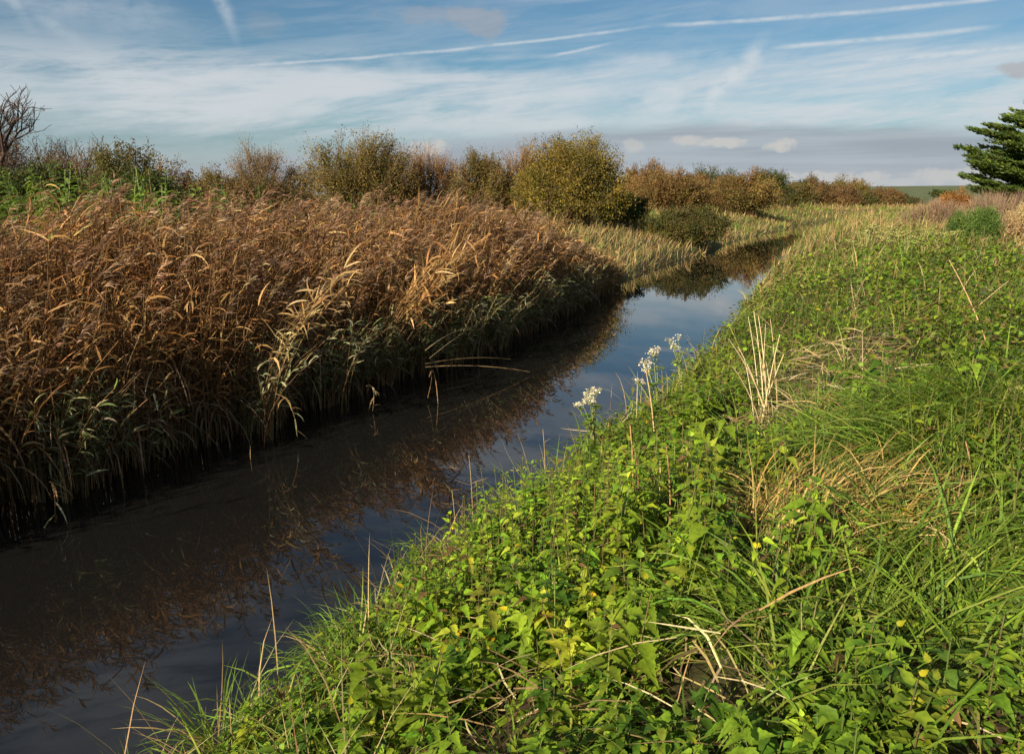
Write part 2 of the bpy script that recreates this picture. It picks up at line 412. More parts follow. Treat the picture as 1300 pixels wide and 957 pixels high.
# named patches of the near bank: centre, radius, character
PATCH = {}
def pmask(x, y, pts):
    m = np.zeros(len(x))
    for px, py, z, r in pts:
        c = at(px, py, z); m = np.maximum(m, 1 - ss(.55 * r, r, np.hypot(x - c[0], y - c[1])))
    return m
LUSH = [(680, 640, .75, .6), (760, 600, .9, .9), (860, 560, 1.1, .95), (790, 690, .9, .55), (640, 700, .7, .4), (860, 500, .9, 1.0), (590, 780, .8, .35), (720, 800, .9, .4)]
TUSS = [(1062, 650, 1.2, .6), (1250, 550, 1.3, 1.5), (1010, 590, 1.2, .55), (1180, 680, 1.2, .7), (950, 580, 1.1, .5), (990, 790, 1.1, .45), (1150, 800, 1.1, .5)]
CLEAR = [(1062, 640, 1.2, .62), (1240, 545, 1.25, .75), (985, 625, 1.15, .35)]
STRAWP = [(1040, 474, 1.1, .85), (1085, 454, 1.1, .55), (985, 508, 1.1, .6), (520, 840, .6, .28), (620, 800, .7, .22), (905, 860, 1.05, .28), (640, 870, .9, .3)]

def bank_pts(n, r0, r1, pw, a0=-48, a1=41):
    x, y = scatter(n, a0, a1, r0, r1, pw); dl, dr, w, left = river(x, y)
    k = (~w) & (~left); return x[k], y[k], dr[k]

def build_grass():
    g = Geo()
    # fringe leaning out over the water
    x, y, d = bank_pts(60000, 2.3, 30, .25)
    k = (d < .75 + .5 * rng.random(len(x))) & (rng.random(len(x)) < .8); x, y, d = x[k], y[k], d[k]; n = len(x)
    e = .05; gx = dist_line(x + e, y, RBs) - dist_line(x - e, y, RBs); gy = dist_line(x, y + e, RBs) - dist_line(x, y - e, RBs)
    az = np.arctan2(-gy, -gx) + rng.normal(0, 1.0, n); far = 1 + .05 * np.hypot(x, y)
    st = vnoise(x * 1.3, y * 1.3, 41) > .5
    for s, pal in ((st, GRASS + STRAW[:2]), (~st, GRASS)):
        m = s.sum(); blades(g, x[s], y[s], height(x[s], y[s]) - .02, az[s], rng.uniform(.15, .38, m), rng.uniform(.002, .0045, m) * far[s], pal)
    # blades through the herbage
    x, y, d = bank_pts(38000, 1.7, 26, .0)
    q = pmask(x, y, TUSS); lush = pmask(x, y, LUSH); base = vnoise(x * .9, y * .9, 44)
    k = rng.random(len(x)) < np.clip(.2 + .6 * ss(.4, .7, base) + .7 * q - .5 * lush - 1.1 * pmask(x, y, STRAWP) - 1.5 * pmask(x, y, CLEAR), .02, 1); x, y, q = x[k], y[k], q[k]; n = len(x)
    far = 1 + .06 * np.hypot(x, y)
    blades(g, x, y, height(x, y) - .02, rng.normal(-.3, 1.5, n), rng.uniform(.25, .6, n) + .15 * q, rng.uniform(.0022, .0055, n) * far, GRASS, de=(.4, 2.0), p=[.3, .2, .25, .1, .15])
    tag(g.obj('bank_grass', M_leaf), 'green grass blades fringing the water and threading the near bank herbage', 'grass', kind='stuff')
    # straw litter and dead blades
    g = Geo()
    x, y, d = bank_pts(60000, 1.7, 24, .1)
    s = pmask(x, y, STRAWP); k = rng.random(len(x)) < np.clip(.05 + .07 * (vnoise(x * 1.1, y * 1.1, 47) > .6) + np.where(np.hypot(x, y) < 5, .35, .9) * s, 0, 1); x, y, s = x[k], y[k], s[k]; n = len(x)
    far = 1 + .06 * np.hypot(x, y)
    blades(g, x, y, height(x, y) + rng.uniform(0, .1, n) + .22 * s * rng.random(n), rng.uniform(0, 2 * pi, n), rng.uniform(.15, .45, n), rng.uniform(.0018, .004, n) * far, STRAW, e0=(-.1, .5), de=(.0, .9), k=4)
    x, y, d = bank_pts(9000, 2.2, 30, .3); far = 1 + .05 * np.hypot(x, y)
    k = (vnoise(x * .8, y * .8, 49) > .55) | (d < .7); x, y, far = x[k], y[k], far[k]; n = len(x)
    blades(g, x, y, height(x, y), rng.uniform(0, 2 * pi, n), rng.uniform(.3, .75, n), rng.uniform(.0015, .003, n) * far, STRAW + DULL[:2], e0=(.8, 1.5), de=(.1, 1.3))
    tag(g.obj('straw_litter', M_dry), 'flattened pale straw and dead blades lying among the near bank plants', 'dead grass', kind='stuff')
    # rough meadow: far left bank, behind the reeds and far right bank
    g = Geo()
    x, y = scatter(190000, -40, 40, 9, 120, .2); dl, dr, w, left = river(x, y)
    inreed = left & (dl < 5.5) & (y < 19)
    k = (~w) & ~inreed & (left | (np.hypot(x, y) > 17)); x, y, left, dl2 = x[k], y[k], left[k], dl[k]; r = np.hypot(x, y)
    k = rng.random(len(x)) < np.where(left, 1, .45 + .4 * ss(25, 45, r)); x, y, r, left, dl2 = x[k], y[k], r[k], left[k], dl2[k]; n = len(x)
    gr = (.6 * vnoise(x * .35, y * .35, 50) + .4 * vnoise(x * .13, y * .13, 52)) + (rng.random(n) - .5) * .5 + np.where(left, -.06 + .08 * (dl2 < 5), .06) > .62
    lift = (1 - .4 * (left & (dl2 < 5))) * np.where(left, .45 + .25 * vnoise(x * .3, y * .3, 51), .42)
    Lb = rng.uniform(.5, 1.15, n) * lift * 1.7; Wb = .0032 * (1 + r * .085)
    for s, pal in ((gr, GRASS[:3] + [(.11, .12, .035)]), (~gr, DULL)):
        m = s.sum(); blades(g, x[s], y[s], height(x[s], y[s]) - .03, rng.normal(WIND, 1.2, m), Lb[s], Wb[s] * rng.uniform(.6, 1.4, m), pal, de=(.2, 1.3), k=4)
    tag(g.obj('meadow_grass', M_dry), 'rough tawny and green meadow grass beyond the bend of the river', 'grass', kind='stuff')
build_grass()

# ------------------------------------------------------------------ nettles and other herbage
NETTLE = [(.11, .195, .017), (.15, .24, .02), (.075, .145, .015), (.2, .27, .022)]
LIME = [(.23, .31, .022), (.19, .28, .022), (.28, .33, .03), (.14, .23, .02)]
TEETH_T = np.linspace(0, 1, 12); TEETH_P = np.interp(TEETH_T, [0, .1, .28, .6, 1], [.3, .9, 1, .5, 0])
TEETH_M = np.linspace(0, 1, 8); TEETH_MP = np.interp(TEETH_M, [0, .1, .28, .6, 1], [.3, .9, 1, .5, 0])
def nettles(g, x, y, z, h, pal, pairs=6, scale=1.0, fine=False, stemg=None, lw=.56):
    n = len(x); base = np.stack([x, y, z], -1)
    la = rng.uniform(0, 2 * pi, n); ln = rng.uniform(.0, .22, n)
    ld = np.stack([np.cos(la) * ln, np.sin(la) * ln, np.ones(n)], -1)
    u = np.linspace(0, 1, 4)
    P = base[:, None] + ld[:, None] * h[:, None, None] * u[None, :, None]
    tubes(stemg or g, P, np.linspace(.0035, .0018, 4)[None] * np.ones((n, 1)) * np.broadcast_to(scale, (n,))[:, None], pick([(.12, .15, .04), (.15, .12, .05)], n))
    scale = np.broadcast_to(scale, (n,)) * (.62 + .62 * vnoise(x * 1.1, y * 1.1 + 5, 82) + rng.normal(0, .1, n)).clip(.5, 1.5)
    hue = pick(pal, n, .16) * (.62 + .76 * vnoise(x * .75 + 9, y * .75, 80))[:, None] * (1 + (vnoise(x * .5, y * .5 + 4, 81)[:, None] - .5) * np.array([.5, .1, 0]))
    for i in range(pairs):
        f = .25 + .75 * ((i + .5) / pairs) ** .8
        sz = np.interp(i / max(1, pairs - 1), [0, .35, .75, 1], [.8, 1, .8, .42])
        a0 = rng.uniform(0, .6, n) + (i % 2) * pi / 2 + la
        for s in (0, pi):
            a = a0 + s + rng.normal(0, .25, n)
            e = rng.normal(.18, .28, n) + (.45 if i == pairs - 1 else 0)
            D = np.stack([np.cos(a) * np.cos(e), np.sin(a) * np.cos(e), np.sin(e)], -1)
            U = nrm(np.stack([-np.cos(a) * np.sin(e), -np.sin(a) * np.sin(e), np.cos(e)], -1) + rng.normal(0, .18, (n, 3)))
            p = base + ld * (h * f)[:, None] + D * .015
            L = rng.uniform(.065, .105, n) * sz * scale
            c = hue * np.exp(rng.normal(0, .12, (n, 1)))
            yel = rng.random(n) < .014; c[yel] = c[yel] * np.array([2.0, 1.25, .8]); brn = rng.random(n) < .022; c[brn] = np.array([.2, .12, .05]) * rng.uniform(.6, 1.3, (brn.sum(), 1))
            if fine == 'mid': leaf_sheets(g, p, D, U, L, L * lw * .5, c, TEETH_M, TEETH_MP, .4, rng.uniform(.1, .6, n), .14)
            elif fine: leaf_sheets(g, p, D, U, L, L * lw * .5, c, TEETH_T, TEETH_P, .4, rng.uniform(.1, .6, n), .13)
            else: leaf_sheets(g, p, D, U, L, L * lw * .5, c, (0, .25, .6, 1), (.3, 1, .7, 0), .4, rng.uniform(.1, .6, n))

def herb_height(x, y, d):
    h = .08 + .5 * vnoise(x * .85, y * .85, 60) ** 1.3 + .16 * vnoise(x * 2.3, y * 2.3, 61)
    h = h * (.45 + .55 * ss(.0, 1.2, d)) * (1 - .8 * pmask(x, y, STRAWP))
    h = h * (.55 + .45 * ss(1.6, 3.2, np.hypot(x, y)))
    return h
def build_nettles():
    # a lush toothed-leaf cover in three distance bands
    g = Geo()
    for n, r0, r1, pw, sc, pr in ((4400, 1.55, 7, .8, 1.0, 6), (6200, 6.5, 15, .9, 1.0, 5), (6800, 14, 34, .7, 1.6, 4)):
        x, y, d = bank_pts(n, r0, r1, pw)
        lush = pmask(x, y, LUSH); tus = pmask(x, y, TUSS); strw = pmask(x, y, STRAWP); v = vnoise(x * .55 + 3, y * .55, 62)
        az = np.arctan2(x, y)
        # the right of the bank is solid nettle, the strip along the water is more broken
        p = np.clip(.18 + .7 * ss(.38, .68, v) + .3 * ss(.15, .45, az) + lush - .75 * tus - 1.1 * strw - 1.5 * pmask(x, y, CLEAR), .01, 1) * ss(.1, .7, d)
        far = ss(22, 33, np.hypot(x, y)); p = p * (1 - .6 * far)
        k = rng.random(len(x)) < p; x, y, d, lush = x[k], y[k], d[k], lush[k]
        z = height(x, y) - .02; h = herb_height(x, y, d) * rng.uniform(.7, 1.15, len(x)) + .12 * lush * ss(.2, .8, d)
        lm = rng.random(len(x)) < lush * .8 + .06
        for s, pal, pp, lw in ((lm, LIME, pr + 1, .5), (~lm, NETTLE, pr, .43)):
            if s.sum(): nettles(g, x[s], y[s], z[s], h[s], pal, pp, sc, 'mid' if r1 == 7 else False, lw=lw)
    tag(g.obj('nettle_vegetation', M_leaf), 'thick green nettles and leafy herbs covering the near bank', 'nettles', kind='stuff')
build_nettles()

def build_brambles_low():
    # small dark scrambling leaves on the brow above the water
    g = Geo()
    x, y, d = bank_pts(15000, 6, 26, .6)
    v = vnoise(x * .7, y * .7, 70); k = (rng.random(len(x)) < ss(.4, .65, v)) & (d < 5.5) & (d > .05) & (pmask(x, y, STRAWP) < .3); x, y, d = x[k], y[k], d[k]; n = len(x)
    z = height(x, y); top = .15 + .4 * ss(.0, .7, d) * vnoise(x * .9, y * .9, 71)
    rep = 5; X = np.repeat(x, rep) + rng.normal(0, .12, n * rep); Y = np.repeat(y, rep) + rng.normal(0, .12, n * rep)
    Z = np.repeat(z, rep) + np.repeat(top, rep) * rng.uniform(.3, 1.15, n * rep); m = n * rep
    a = rng.uniform(0, 2 * pi, m); e = rng.normal(.2, .4, m)
    D = np.stack([np.cos(a) * np.cos(e), np.sin(a) * np.cos(e), np.sin(e)], -1); U = nrm(rng.normal(0, .35, (m, 3)) + np.array([0, 0, 1]))
    sc = 1 + .045 * np.hypot(X, Y)
    leaf_sheets(g, np.stack([X, Y, Z], -1), D, U, rng.uniform(.035, .06, m) * sc, rng.uniform(.012, .02, m) * sc, pick(NETTLE + [(.13, .1, .03), (.16, .17, .04), (.05, .09, .02)], m, .25), (0, .3, .65, 1), (.4, 1, .7, 0))
    # ground-hugging leaves under the nettles close by
    x, y, d = bank_pts(42000, 1.5, 9, .7); k = (d > .1) & (rng.random(len(x)) < .35 + .65 * ss(.35, .6, vnoise(x * 1.3, y * 1.3, 75))) & (pmask(x, y, STRAWP) < .4); x, y = x[k], y[k]; m = len(x)
    a = rng.uniform(0, 2 * pi, m); e = rng.normal(.15, .4, m)
    D = np.stack([np.cos(a) * np.cos(e), np.sin(a) * np.cos(e), np.sin(e)], -1); U = nrm(rng.normal(0, .35, (m, 3)) + np.array([0, 0, 1]))
    leaf_sheets(g, np.stack([x, y, height(x, y) + rng.uniform(.0, .14, m)], -1), D, U, rng.uniform(.025, .055, m), rng.uniform(.010, .018, m), pick(NETTLE + [(.05, .1, .018), (.12, .1, .03)], m, .2), (0, .3, .65, 1), (.4, 1, .7, 0))
    tag(g.obj('bramble_undergrowth', M_leaf), 'low tangled small leaved undergrowth along the brow of the near bank', 'undergrowth', kind='stuff')
build_brambles_low()

# near nettles one could pick out, each a thing of its own
def nettle_things():
    protos = []
    for i in range(7):
        gl, gs = Geo(), Geo(); n = [1, 2, 1, 3, 2, 1, 2][i]
        x = rng.normal(0, .05, n); y = rng.normal(0, .05, n)
        nettles(gl, x, y, np.zeros(n), rng.uniform(.42, .6, n), [NETTLE[i % 4], NETTLE[(i + 1) % 4]] if i % 3 else LIME, 9, 1.25, True, gs)
        r = empty('nettle_plant', (0, 0, 0))
        gs.obj('stem', M_stem, r); gl.obj('leaves', M_leaf, r); protos.append(r)
    spots = []
    x, y, d = bank_pts(2500, 1.75, 6.2, .6)
    tus = np.maximum(pmask(x, y, TUSS), 1.2 * pmask(x, y, CLEAR)); v = vnoise(x * .55 + 3, y * .55, 62); strw = pmask(x, y, STRAWP)
    for X, Y, D, t, vv, s in zip(x, y, d, tus, v, strw):
        if D < .75 or t > .5 or s > .3 or vv < .3: continue
        if abs(math.atan2(X, Y)) > .62: continue
        if all((X - a) ** 2 + (Y - b) ** 2 > .19 ** 2 for a, b in spots): spots.append((X, Y))
        if len(spots) >= 150: break
    for i, (X, Y) in enumerate(spots):
        r = math.hypot(X, Y); s = random.uniform(.75, 1.15) * (.5 + .5 * float(ss(1.7, 3.2, r)))
        k = i % 7
        if i < 7:
            o = protos[k]; o.location = (X, Y, hz(X, Y) - .02); o.rotation_euler = (random.uniform(-.12, .12), random.uniform(-.12, .12), random.uniform(0, 6.28)); o.scale = (s,) * 3
        else: o = dup(protos[k], (X, Y, hz(X, Y) - .02), random.uniform(0, 6.28), s, tilt=(random.uniform(-.14, .14), random.uniform(-.14, .14)))
        tag(o, 'upright green nettle with drooping toothed leaves, close by on the near bank', 'nettle', 'nettles standing close by on the near bank')
nettle_things()

# grass tussocks
def tussock_geo(n, L, pal, spread, az0=None, w=.004, de=(.9, 2.2), p=None):
    g = Geo(); a = rng.uniform(0, 2 * pi, n); rr = rng.random(n) ** .5 * spread
    az = a + rng.normal(0, .5, n) if az0 is None else rng.normal(az0, .55, n)
    blades(g, rr * np.cos(a), rr * np.sin(a), .4 * spread * (1 - (rr / spread) ** 2) - .02, az, rng.uniform(.45, 1.1, n) * L * .85, rng.uniform(.6, 1.3, n) * w, pal, e0=(.95, 1.5), de=de, k=7, p=p)
    return g
GREENG = [(.12, .2, .025), (.16, .25, .03), (.22, .28, .05), (.09, .16, .022)]
def one_tussock(px, py, zt, label, n, L, pal, spread, az0=None, w=.0042, de=(1.0, 2.6)):
    c = at(px, py, zt); g = tussock_geo(n, L, pal, spread, az0, w, de)
    return tag(g.obj('grass_tussock', M_dry if pal is STRAW or pal is GOLD else M_leaf, None, (c[0], c[1], hz(c[0], c[1]))), label, 'grass tussock')
GOLD = [(.4, .27, .08), (.32, .2, .06), (.22, .22, .05), (.46, .35, .13), (.14, .19, .04)]
one_tussock(1062, 645, 1.2, 'golden brown grass tussock arching among the green nettles', 1150, .72, GOLD, .42, .3, .003)
one_tussock(985, 640, 1.1, 'yellowing grass tussock left of the golden brown one, bent over to the left', 330, .5, GOLD, .22, 2.8, .003)
one_tussock(1245, 548, 1.25, 'largest green tussock of long combed grass, drooping towards the water by the frame edge', 1300, .95, GREENG + GOLD[2:3], .55, 3.7, .0036)
one_tussock(1150, 590, 1.2, 'long green grass tussock between the golden one and the largest drooping one', 330, .85, GREENG, .28, 3.2)
one_tussock(1180, 720, 1.1, 'broad bladed green grass tussock below the golden tussock near the bottom right', 260, .7, GREENG, .22, None, .0045)
one_tussock(985, 790, 1.1, 'green grass tussock with wide arching blades at the bottom centre right', 200, .62, GREENG, .2, 2.6, .0045)
one_tussock(268, 868, .15, 'small isolated grass tuft standing in the water edge at the bottom left', 170, .36, GREENG, .12, None, .003)
one_tussock(940, 560, 1.1, 'dark green upright grass tussock behind the lime leaved patch', 220, .55, GREENG, .2, None, .004, (.4, 1.4))
one_tussock(600, 690, .5, 'straw coloured grass tuft overhanging the water below the dead reed sprig', 240, .42, STRAW, .2, 2.2, .0025)
one_tussock(440, 760, .4, 'yellow green grass tuft overhanging the water near the bottom left bank', 260, .42, GREENG, .22, 2.6, .003)
one_tussock(660, 640, .6, 'pale dry grass tuft spilling over the water edge beside the lime leaves', 240, .5, STRAW + GREENG, .2, 2.4, .0028)
def tussock_things():
    protos = []
    for i in range(4):
        g = tussock_geo(90, .55, GREENG + STRAW[:i % 2], .09, None, .0035, (.6, 1.9)); protos.append(g.obj('grass_tussock', M_leaf))
    x, y, d = bank_pts(900, 2.0, 7.5, .6); lush = np.maximum(pmask(x, y, LUSH), pmask(x, y, CLEAR)); spots = []
    for X, Y, D, l in zip(x, y, d, lush):
        if l > .4 or abs(math.atan2(X, Y)) > .62: continue
        if all((X - a) ** 2 + (Y - b) ** 2 > .45 ** 2 for a, b in spots): spots.append((X, Y))
        if len(spots) >= 46: break
    for i, (X, Y) in enumerate(spots):
        s = random.uniform(.7, 1.2) * (.6 + .4 * float(ss(1.8, 3.4, math.hypot(X, Y))))
        loc = (X, Y, hz(X, Y) - .01)
        if i < 4: o = protos[i]; o.location = loc; o.scale = (s,) * 3
        else: o = dup(protos[i % 4], loc, random.uniform(0, 6.28), s)
        tag(o, 'small green tuft of arching grass between the nettles of the near bank', 'grass tussock', 'small grass tufts between the nettles')
tussock_things()

# ------------------------------------------------------------------ single reeds, stalks, flowers
def reed_bunch(px, py, Y, n, h, label, pal, lean, plume, az=-.3, leafl=1.2, nl=13, group=None):
    top = pt(px, py, Y); bx = top[0] - lean * h * .75 * cos(az); by = top[1] - lean * h * .75 * sin(az)
    zb = max(hz(bx, by), -.05)
    g = Geo(); x = rng.normal(0, .07, n); y = rng.normal(0, .07, n)
    reeds(g, x, y, np.zeros(n), h * rng.uniform(.8, 1.08, n), rng.normal(az, .3, n), lean * rng.uniform(.7, 1.2, n), nl, pal, plume, wscale=np.full(n, 1.5), u0=.55, leafl=leafl)
    return tag(g.obj('reed_clump', M_dry, None, (bx, by, zb)), label, 'reeds', group)
BRIGHT = [(.45, .3, .125), (.4, .245, .09), (.48, .35, .17)]
PALEG = [(.3, .3, .17), (.24, .26, .13), (.38, .35, .2)]
reed_bunch(402, 372, 8.0, 9, 2.0, 'sunlit straw coloured reed clump bowing out of the left half of the reed bed', BRIGHT, .5, False)
reed_bunch(566, 355, 10.6, 16, 2.15, 'large orange brown reed clump leaning furthest out over the water, bent double', BRIGHT[:2] + REED_LEAF[:2], .6, False, -.2, 1.2, 15)
reed_bunch(545, 420, 10.4, 10, 1.6, 'lower russet reed clump hanging below the large leaning clump', REED_LEAF[:2] + BRIGHT[:1], .6, False, -.5)
reed_bunch(365, 482, 7.9, 5, 1.1, 'pale grey green reed shoots drooping over dark water in the middle of the bed', PALEG, .5, False, -.6, 1.0, 8)
reed_bunch(460, 442, 9.2, 5, 1.15, 'pale grey green reed shoots with broad leaves left of the fallen stems', PALEG, .35, False, -.4, 1.0, 8)
reed_bunch(95, 540, 6.4, 6, 1.0, 'grey green reed shoots low at the far left of the reed bed', PALEG, .5, False, -.6, 1.0, 8)
reed_bunch(690, 398, 15.5, 6, 1.2, 'grey green reed shoots where the reed bed meets the bright water', PALEG, .4, False, -.5, 1.3, 8)

def stalk(name, label, cat, paths, col, rad, loc, mat_=None, extra=None, group=None):
    g = Geo()
    for p in paths:
        p = np.array(p, float)[None]; k = p.shape[1]
        tubes(g, p, np.linspace(rad, rad * .5, k)[None], pick(col, 1, .12), 4)
    if extra: extra(g)
    return tag(g.obj(name, mat_ or M_stem, None, loc), label, cat, group)
def curve3(a, b, c, k=7):
    t = np.linspace(0, 1, k)[:, None]; a, b, c = map(np.array, (a, b, c)); return a * (1 - t) ** 2 + 2 * b * t * (1 - t) + c * t * t
# fallen reed stems reaching out over the water
B0 = at(545, 462, .15)
DRY = [(.42, .3, .16), (.34, .22, .1)]
def fall(px, py, z, px2, py2, z2, label, sag=.1):
    a = at(px, py, z); c = at(px2, py2, z2); m = (a + c) / 2; m[2] += sag
    stalk('fallen_reed_stem', label, 'reed stem', [curve3(np.zeros(3), m - a, c - a)], DRY, .007, a)
fall(540, 466, .35, 672, 472, .04, 'fallen reed stem, lowest of the fan over the water, tip at the surface')
fall(545, 455, .5, 640, 392, .62, 'fallen reed stem of the fan that rises furthest up to the right')
fall(540, 462, .4, 648, 456, .2, 'fallen reed stem lying level in the middle of the fan over the water')
fall(540, 445, .6, 596, 415, .6, 'short fallen reed stem at the top left of the fan over the water')
a = at(545, 478, .45); c1 = at(552, 468, .42); c2 = at(556, 512, .0)
stalk('bent_reed', 'broken reed bent sharply down with its tip dipping into the water', 'reed stem', [curve3(np.zeros(3), c1 - a + np.array([0, 0, .15]), c2 - a), curve3((0, 0, .02), c1 - a, at(543, 505, .05) - a)], DRY, .006, a)
a = at(205, 545, .5)
def droopreed(px, py, z, py2, label, z0=.9, px2=None):
    a = at(px, py, z); b = at(px2 or px + 12, py2, .01); m = (a + b) / 2 + np.array([.12, -.1, .25])
    def ex(g):
        n = 7; P = curve3(np.zeros(3), m - a, b - a, 12)[np.linspace(2, 10, n).astype(int)]
        az = rng.normal(-.5, .9, n); S = arcs(P, az, rng.uniform(.12, .25, n), rng.uniform(-.5, .6, n), rng.uniform(-1.6, -.8, n), 4)
        ribbons(g, S, np.array([.6, 1, .7, 0])[None] * np.full((n, 1), .008), side_of(az), pick(BRIGHT[:2] + PALEG[:1], n))
    stalk('drooping_reed', label, 'reed stem', [curve3(np.zeros(3), m - a, b - a)], DRY, .005, a, M_dry, ex)
droopreed(350, 500, .55, 555, 'single broken reed hanging down to the water in the middle of the bed', px2=378)
droopreed(62, 612, .3, 662, 'broken rusty reed trailing in the water at the far left', px2=70)
droopreed(465, 490, .3, 522, 'thin dead reed trailing in the water left of the fallen stems', px2=473)
a = at(318, 583, 0.0)
stalk('floating_reed_tip', 'tiny pale reed tip poking out of the dark water', 'reed stem', [curve3((0, 0, -.05), (0, 0, .06), (.01, 0, .14), 4)], DRY, .005, a)

# dead sprig on the near bank in front of the water
def sprig(px, py, pytop, zt, label, n=9, w=1.0):
    a = at(px, py, zt); Y = a[1]; t = pt(px - 6, pytop, Y); h = t[2] - hz(a[0], a[1]); base = np.array([a[0], a[1], hz(a[0], a[1])])
    def ex(g):
        u = rng.uniform(.35, 1, n); P = np.stack([np.zeros(n) - .02 * u, np.zeros(n), u * h], -1); az = rng.choice([0.2, 2.9], n) + rng.normal(0, .4, n)
        S = arcs(P, az, rng.uniform(.05, .16, n) * w, rng.uniform(.2, 1.0, n), rng.uniform(-.3, .9, n), 4)
        ribbons(g, S, np.array([.5, 1, .7, 0])[None] * np.full((n, 1), .0045), side_of(az), pick(BRIGHT, n))
    stalk('dead_sprig', label, 'dead stem', [curve3((0, 0, 0), (.01, 0, h * .6), (-.02, 0, h))], [(.5, .38, .2)], .004, base, M_dry, ex)
sprig(600, 668, 578, .35, 'tall dead sprig with short side leaves standing out against the water')
sprig(578, 660, 622, .35, 'short bare dead sprig just left of the tall one at the water edge', 3)
sprig(692, 585, 545, .5, 'thin bent dead sprig on the water edge above the lime leaves', 2)
sprig(1190, 402, 355, 1.2, 'upright brown dead stem rising from the nettles above the straw patch', 4)

def lean(px, py, px2, py2, zt, label, rad=.006, col=((.5, .37, .19),), z2=.5):
    a = at(px, py, zt); base = np.array([a[0], a[1], hz(a[0], a[1])]); t = pt(px2, py2, a[1] + .1)
    m = (t - base) * .5 + np.array([.03, 0, .05])
    stalk('dead_stalk', label, 'dead stem', [curve3(np.zeros(3), m, t - base, 6)], list(col), rad, base)
BRN = ((.24, .12, .06), (.3, .17, .08))
lean(803, 645, 800, 540, .85, 'brown dead dock stalk, leftmost of three in the lime leaved patch', .007, ((.4, .25, .1),))
lean(812, 700, 806, 570, .9, 'dark brown dead dock stalk in front of the leftmost one', .007, BRN)
lean(850, 690, 846, 565, .95, 'brown dead dock stalk, middle of three in the lime leaved patch', .006, BRN)
lean(868, 640, 872, 568, 1.0, 'slender reddish dead stalk, rightmost in the lime leaved patch', .005, BRN)
lean(830, 660, 838, 585, .95, 'pale curling dead stalk between the brown dock stalks', .006, ((.5, .36, .2),))
lean(835, 548, 820, 470, .75, 'bent pale hollow stalk below the white flower heads', .007, ((.55, .42, .22),))
lean(1262, 428, 1205, 330, 1.2, 'long thin dead stalk leaning up to the left over the right hand nettles', .007)
lean(1215, 392, 1280, 357, 1.25, 'thin dead stalk leaning up to the right, crossing the longer one', .006)
lean(1236, 640, 1226, 560, 1.2, 'lone reddish dead stem in the dark green herbage at the right', .005, BRN)

def pale_clump():
    a = at(972, 505, 1.0); b = np.array([a[0], a[1], hz(a[0], a[1])]); Y = a[1]; paths = []
    for px, py in ((925, 430), (937, 440), (950, 402), (957, 395), (963, 402), (972, 412), (978, 405), (983, 440), (990, 425), (945, 455), (968, 440), (930, 465), (995, 450), (960, 430)):
        t = pt(px, py, Y + random.uniform(-.25, .25)) - b; s = np.array([rng.normal(0, .07), rng.normal(0, .07), 0])
        paths.append(curve3(s, s + (t - s) * np.array([.35, .35, .55]), t, 6))
    stalk('dead_stalk_clump', 'clump of bleached upright dead stalks fanning out by the flattened straw', 'dead stems', paths, [(.62, .5, .3), (.52, .4, .22)], .0045, b)
pale_clump()

def umbel_plant(px, py, zt, heads, label):
    a = at(px, py, zt); base = np.array([a[0], a[1], hz(a[0], a[1])]); r = empty('white_flower_plant', base)
    tag(r, label, 'wild flower')
    gs = Geo(); gl = Geo()
    for (hx, hy, rad, nf) in heads:
        t = pt(hx, hy, a[1] + random.uniform(-.12, .12)) - base
        p = curve3((0, 0, 0), (t[0] * .25, t[1] * .3, t[2] * .7), t, 7)
        tubes(gs, p[None], np.linspace(.005, .0025, 7)[None], np.array([.22, .24, .08]), 4)
        g = Geo(); n = nf
        d = nrm(rng.normal(0, 1, (n, 3)) * np.array([1.5, 1, .6]) + np.array([.2, 0, .2])); q = t + d * rad * rng.random((n, 1)) ** .5
        tubes(gs, np.stack([np.repeat((t - np.array([0, 0, rad * .7]))[None], n // 5, 0), q[:n // 5]], 1), np.full((n // 5, 2), .0012), np.array([.25, .28, .1]))
        a2 = rng.uniform(0, 2 * pi, n); D = nrm(np.stack([np.cos(a2), np.sin(a2), rng.normal(.2, .5, n)], -1)); U = nrm(rng.normal(0, .6, (n, 3)) + np.array([0, 0, 1]))
        leaf_sheets(g, q, D, U, rng.uniform(.010, .02, n), rng.uniform(.005, .009, n), pick([(.78, .72, .55), (.7, .62, .42), (.82, .78, .66), (.5, .42, .22)], n, .08), (0, .5, 1), (.6, 1, .3), .2, .2)
        g.obj('flower_head', M_flower, r)
        n = 14; u = rng.uniform(.2, .9, n); P = p[(u * 6).astype(int)]; a2 = rng.uniform(0, 2 * pi, n)
        D = np.stack([np.cos(a2), np.sin(a2), rng.uniform(0, .5, n)], -1)
        leaf_sheets(gl, P, D, np.tile([0, 0, 1.], (n, 1)), rng.uniform(.07, .13, n), rng.uniform(.012, .022, n), pick(GREENG, n), (0, .3, .65, 1), (.4, 1, .7, 0))
    gs.obj('stem', M_stem, r); gl.obj('leaves', M_leaf, r)
umbel_plant(755, 545, .5, [(738, 512, .05, 60), (750, 500, .07, 130), (748, 508, .06, 90), (757, 496, .05, 60), (731, 514, .03, 30)], 'white flowering plant lowest of three, alone against the water')
umbel_plant(835, 520, .6, [(820, 462, .07, 90), (828, 448, .06, 70), (812, 485, .05, 60), (822, 470, .05, 60), (833, 443, .04, 40), (806, 482, .03, 25)], 'white flowering plant with the most heads, middle of three on the brow')
umbel_plant(868, 470, .7, [(850, 432, .06, 45), (856, 440, .06, 60), (860, 428, .05, 35)], 'small white flowering plant, furthest of three along the brow')

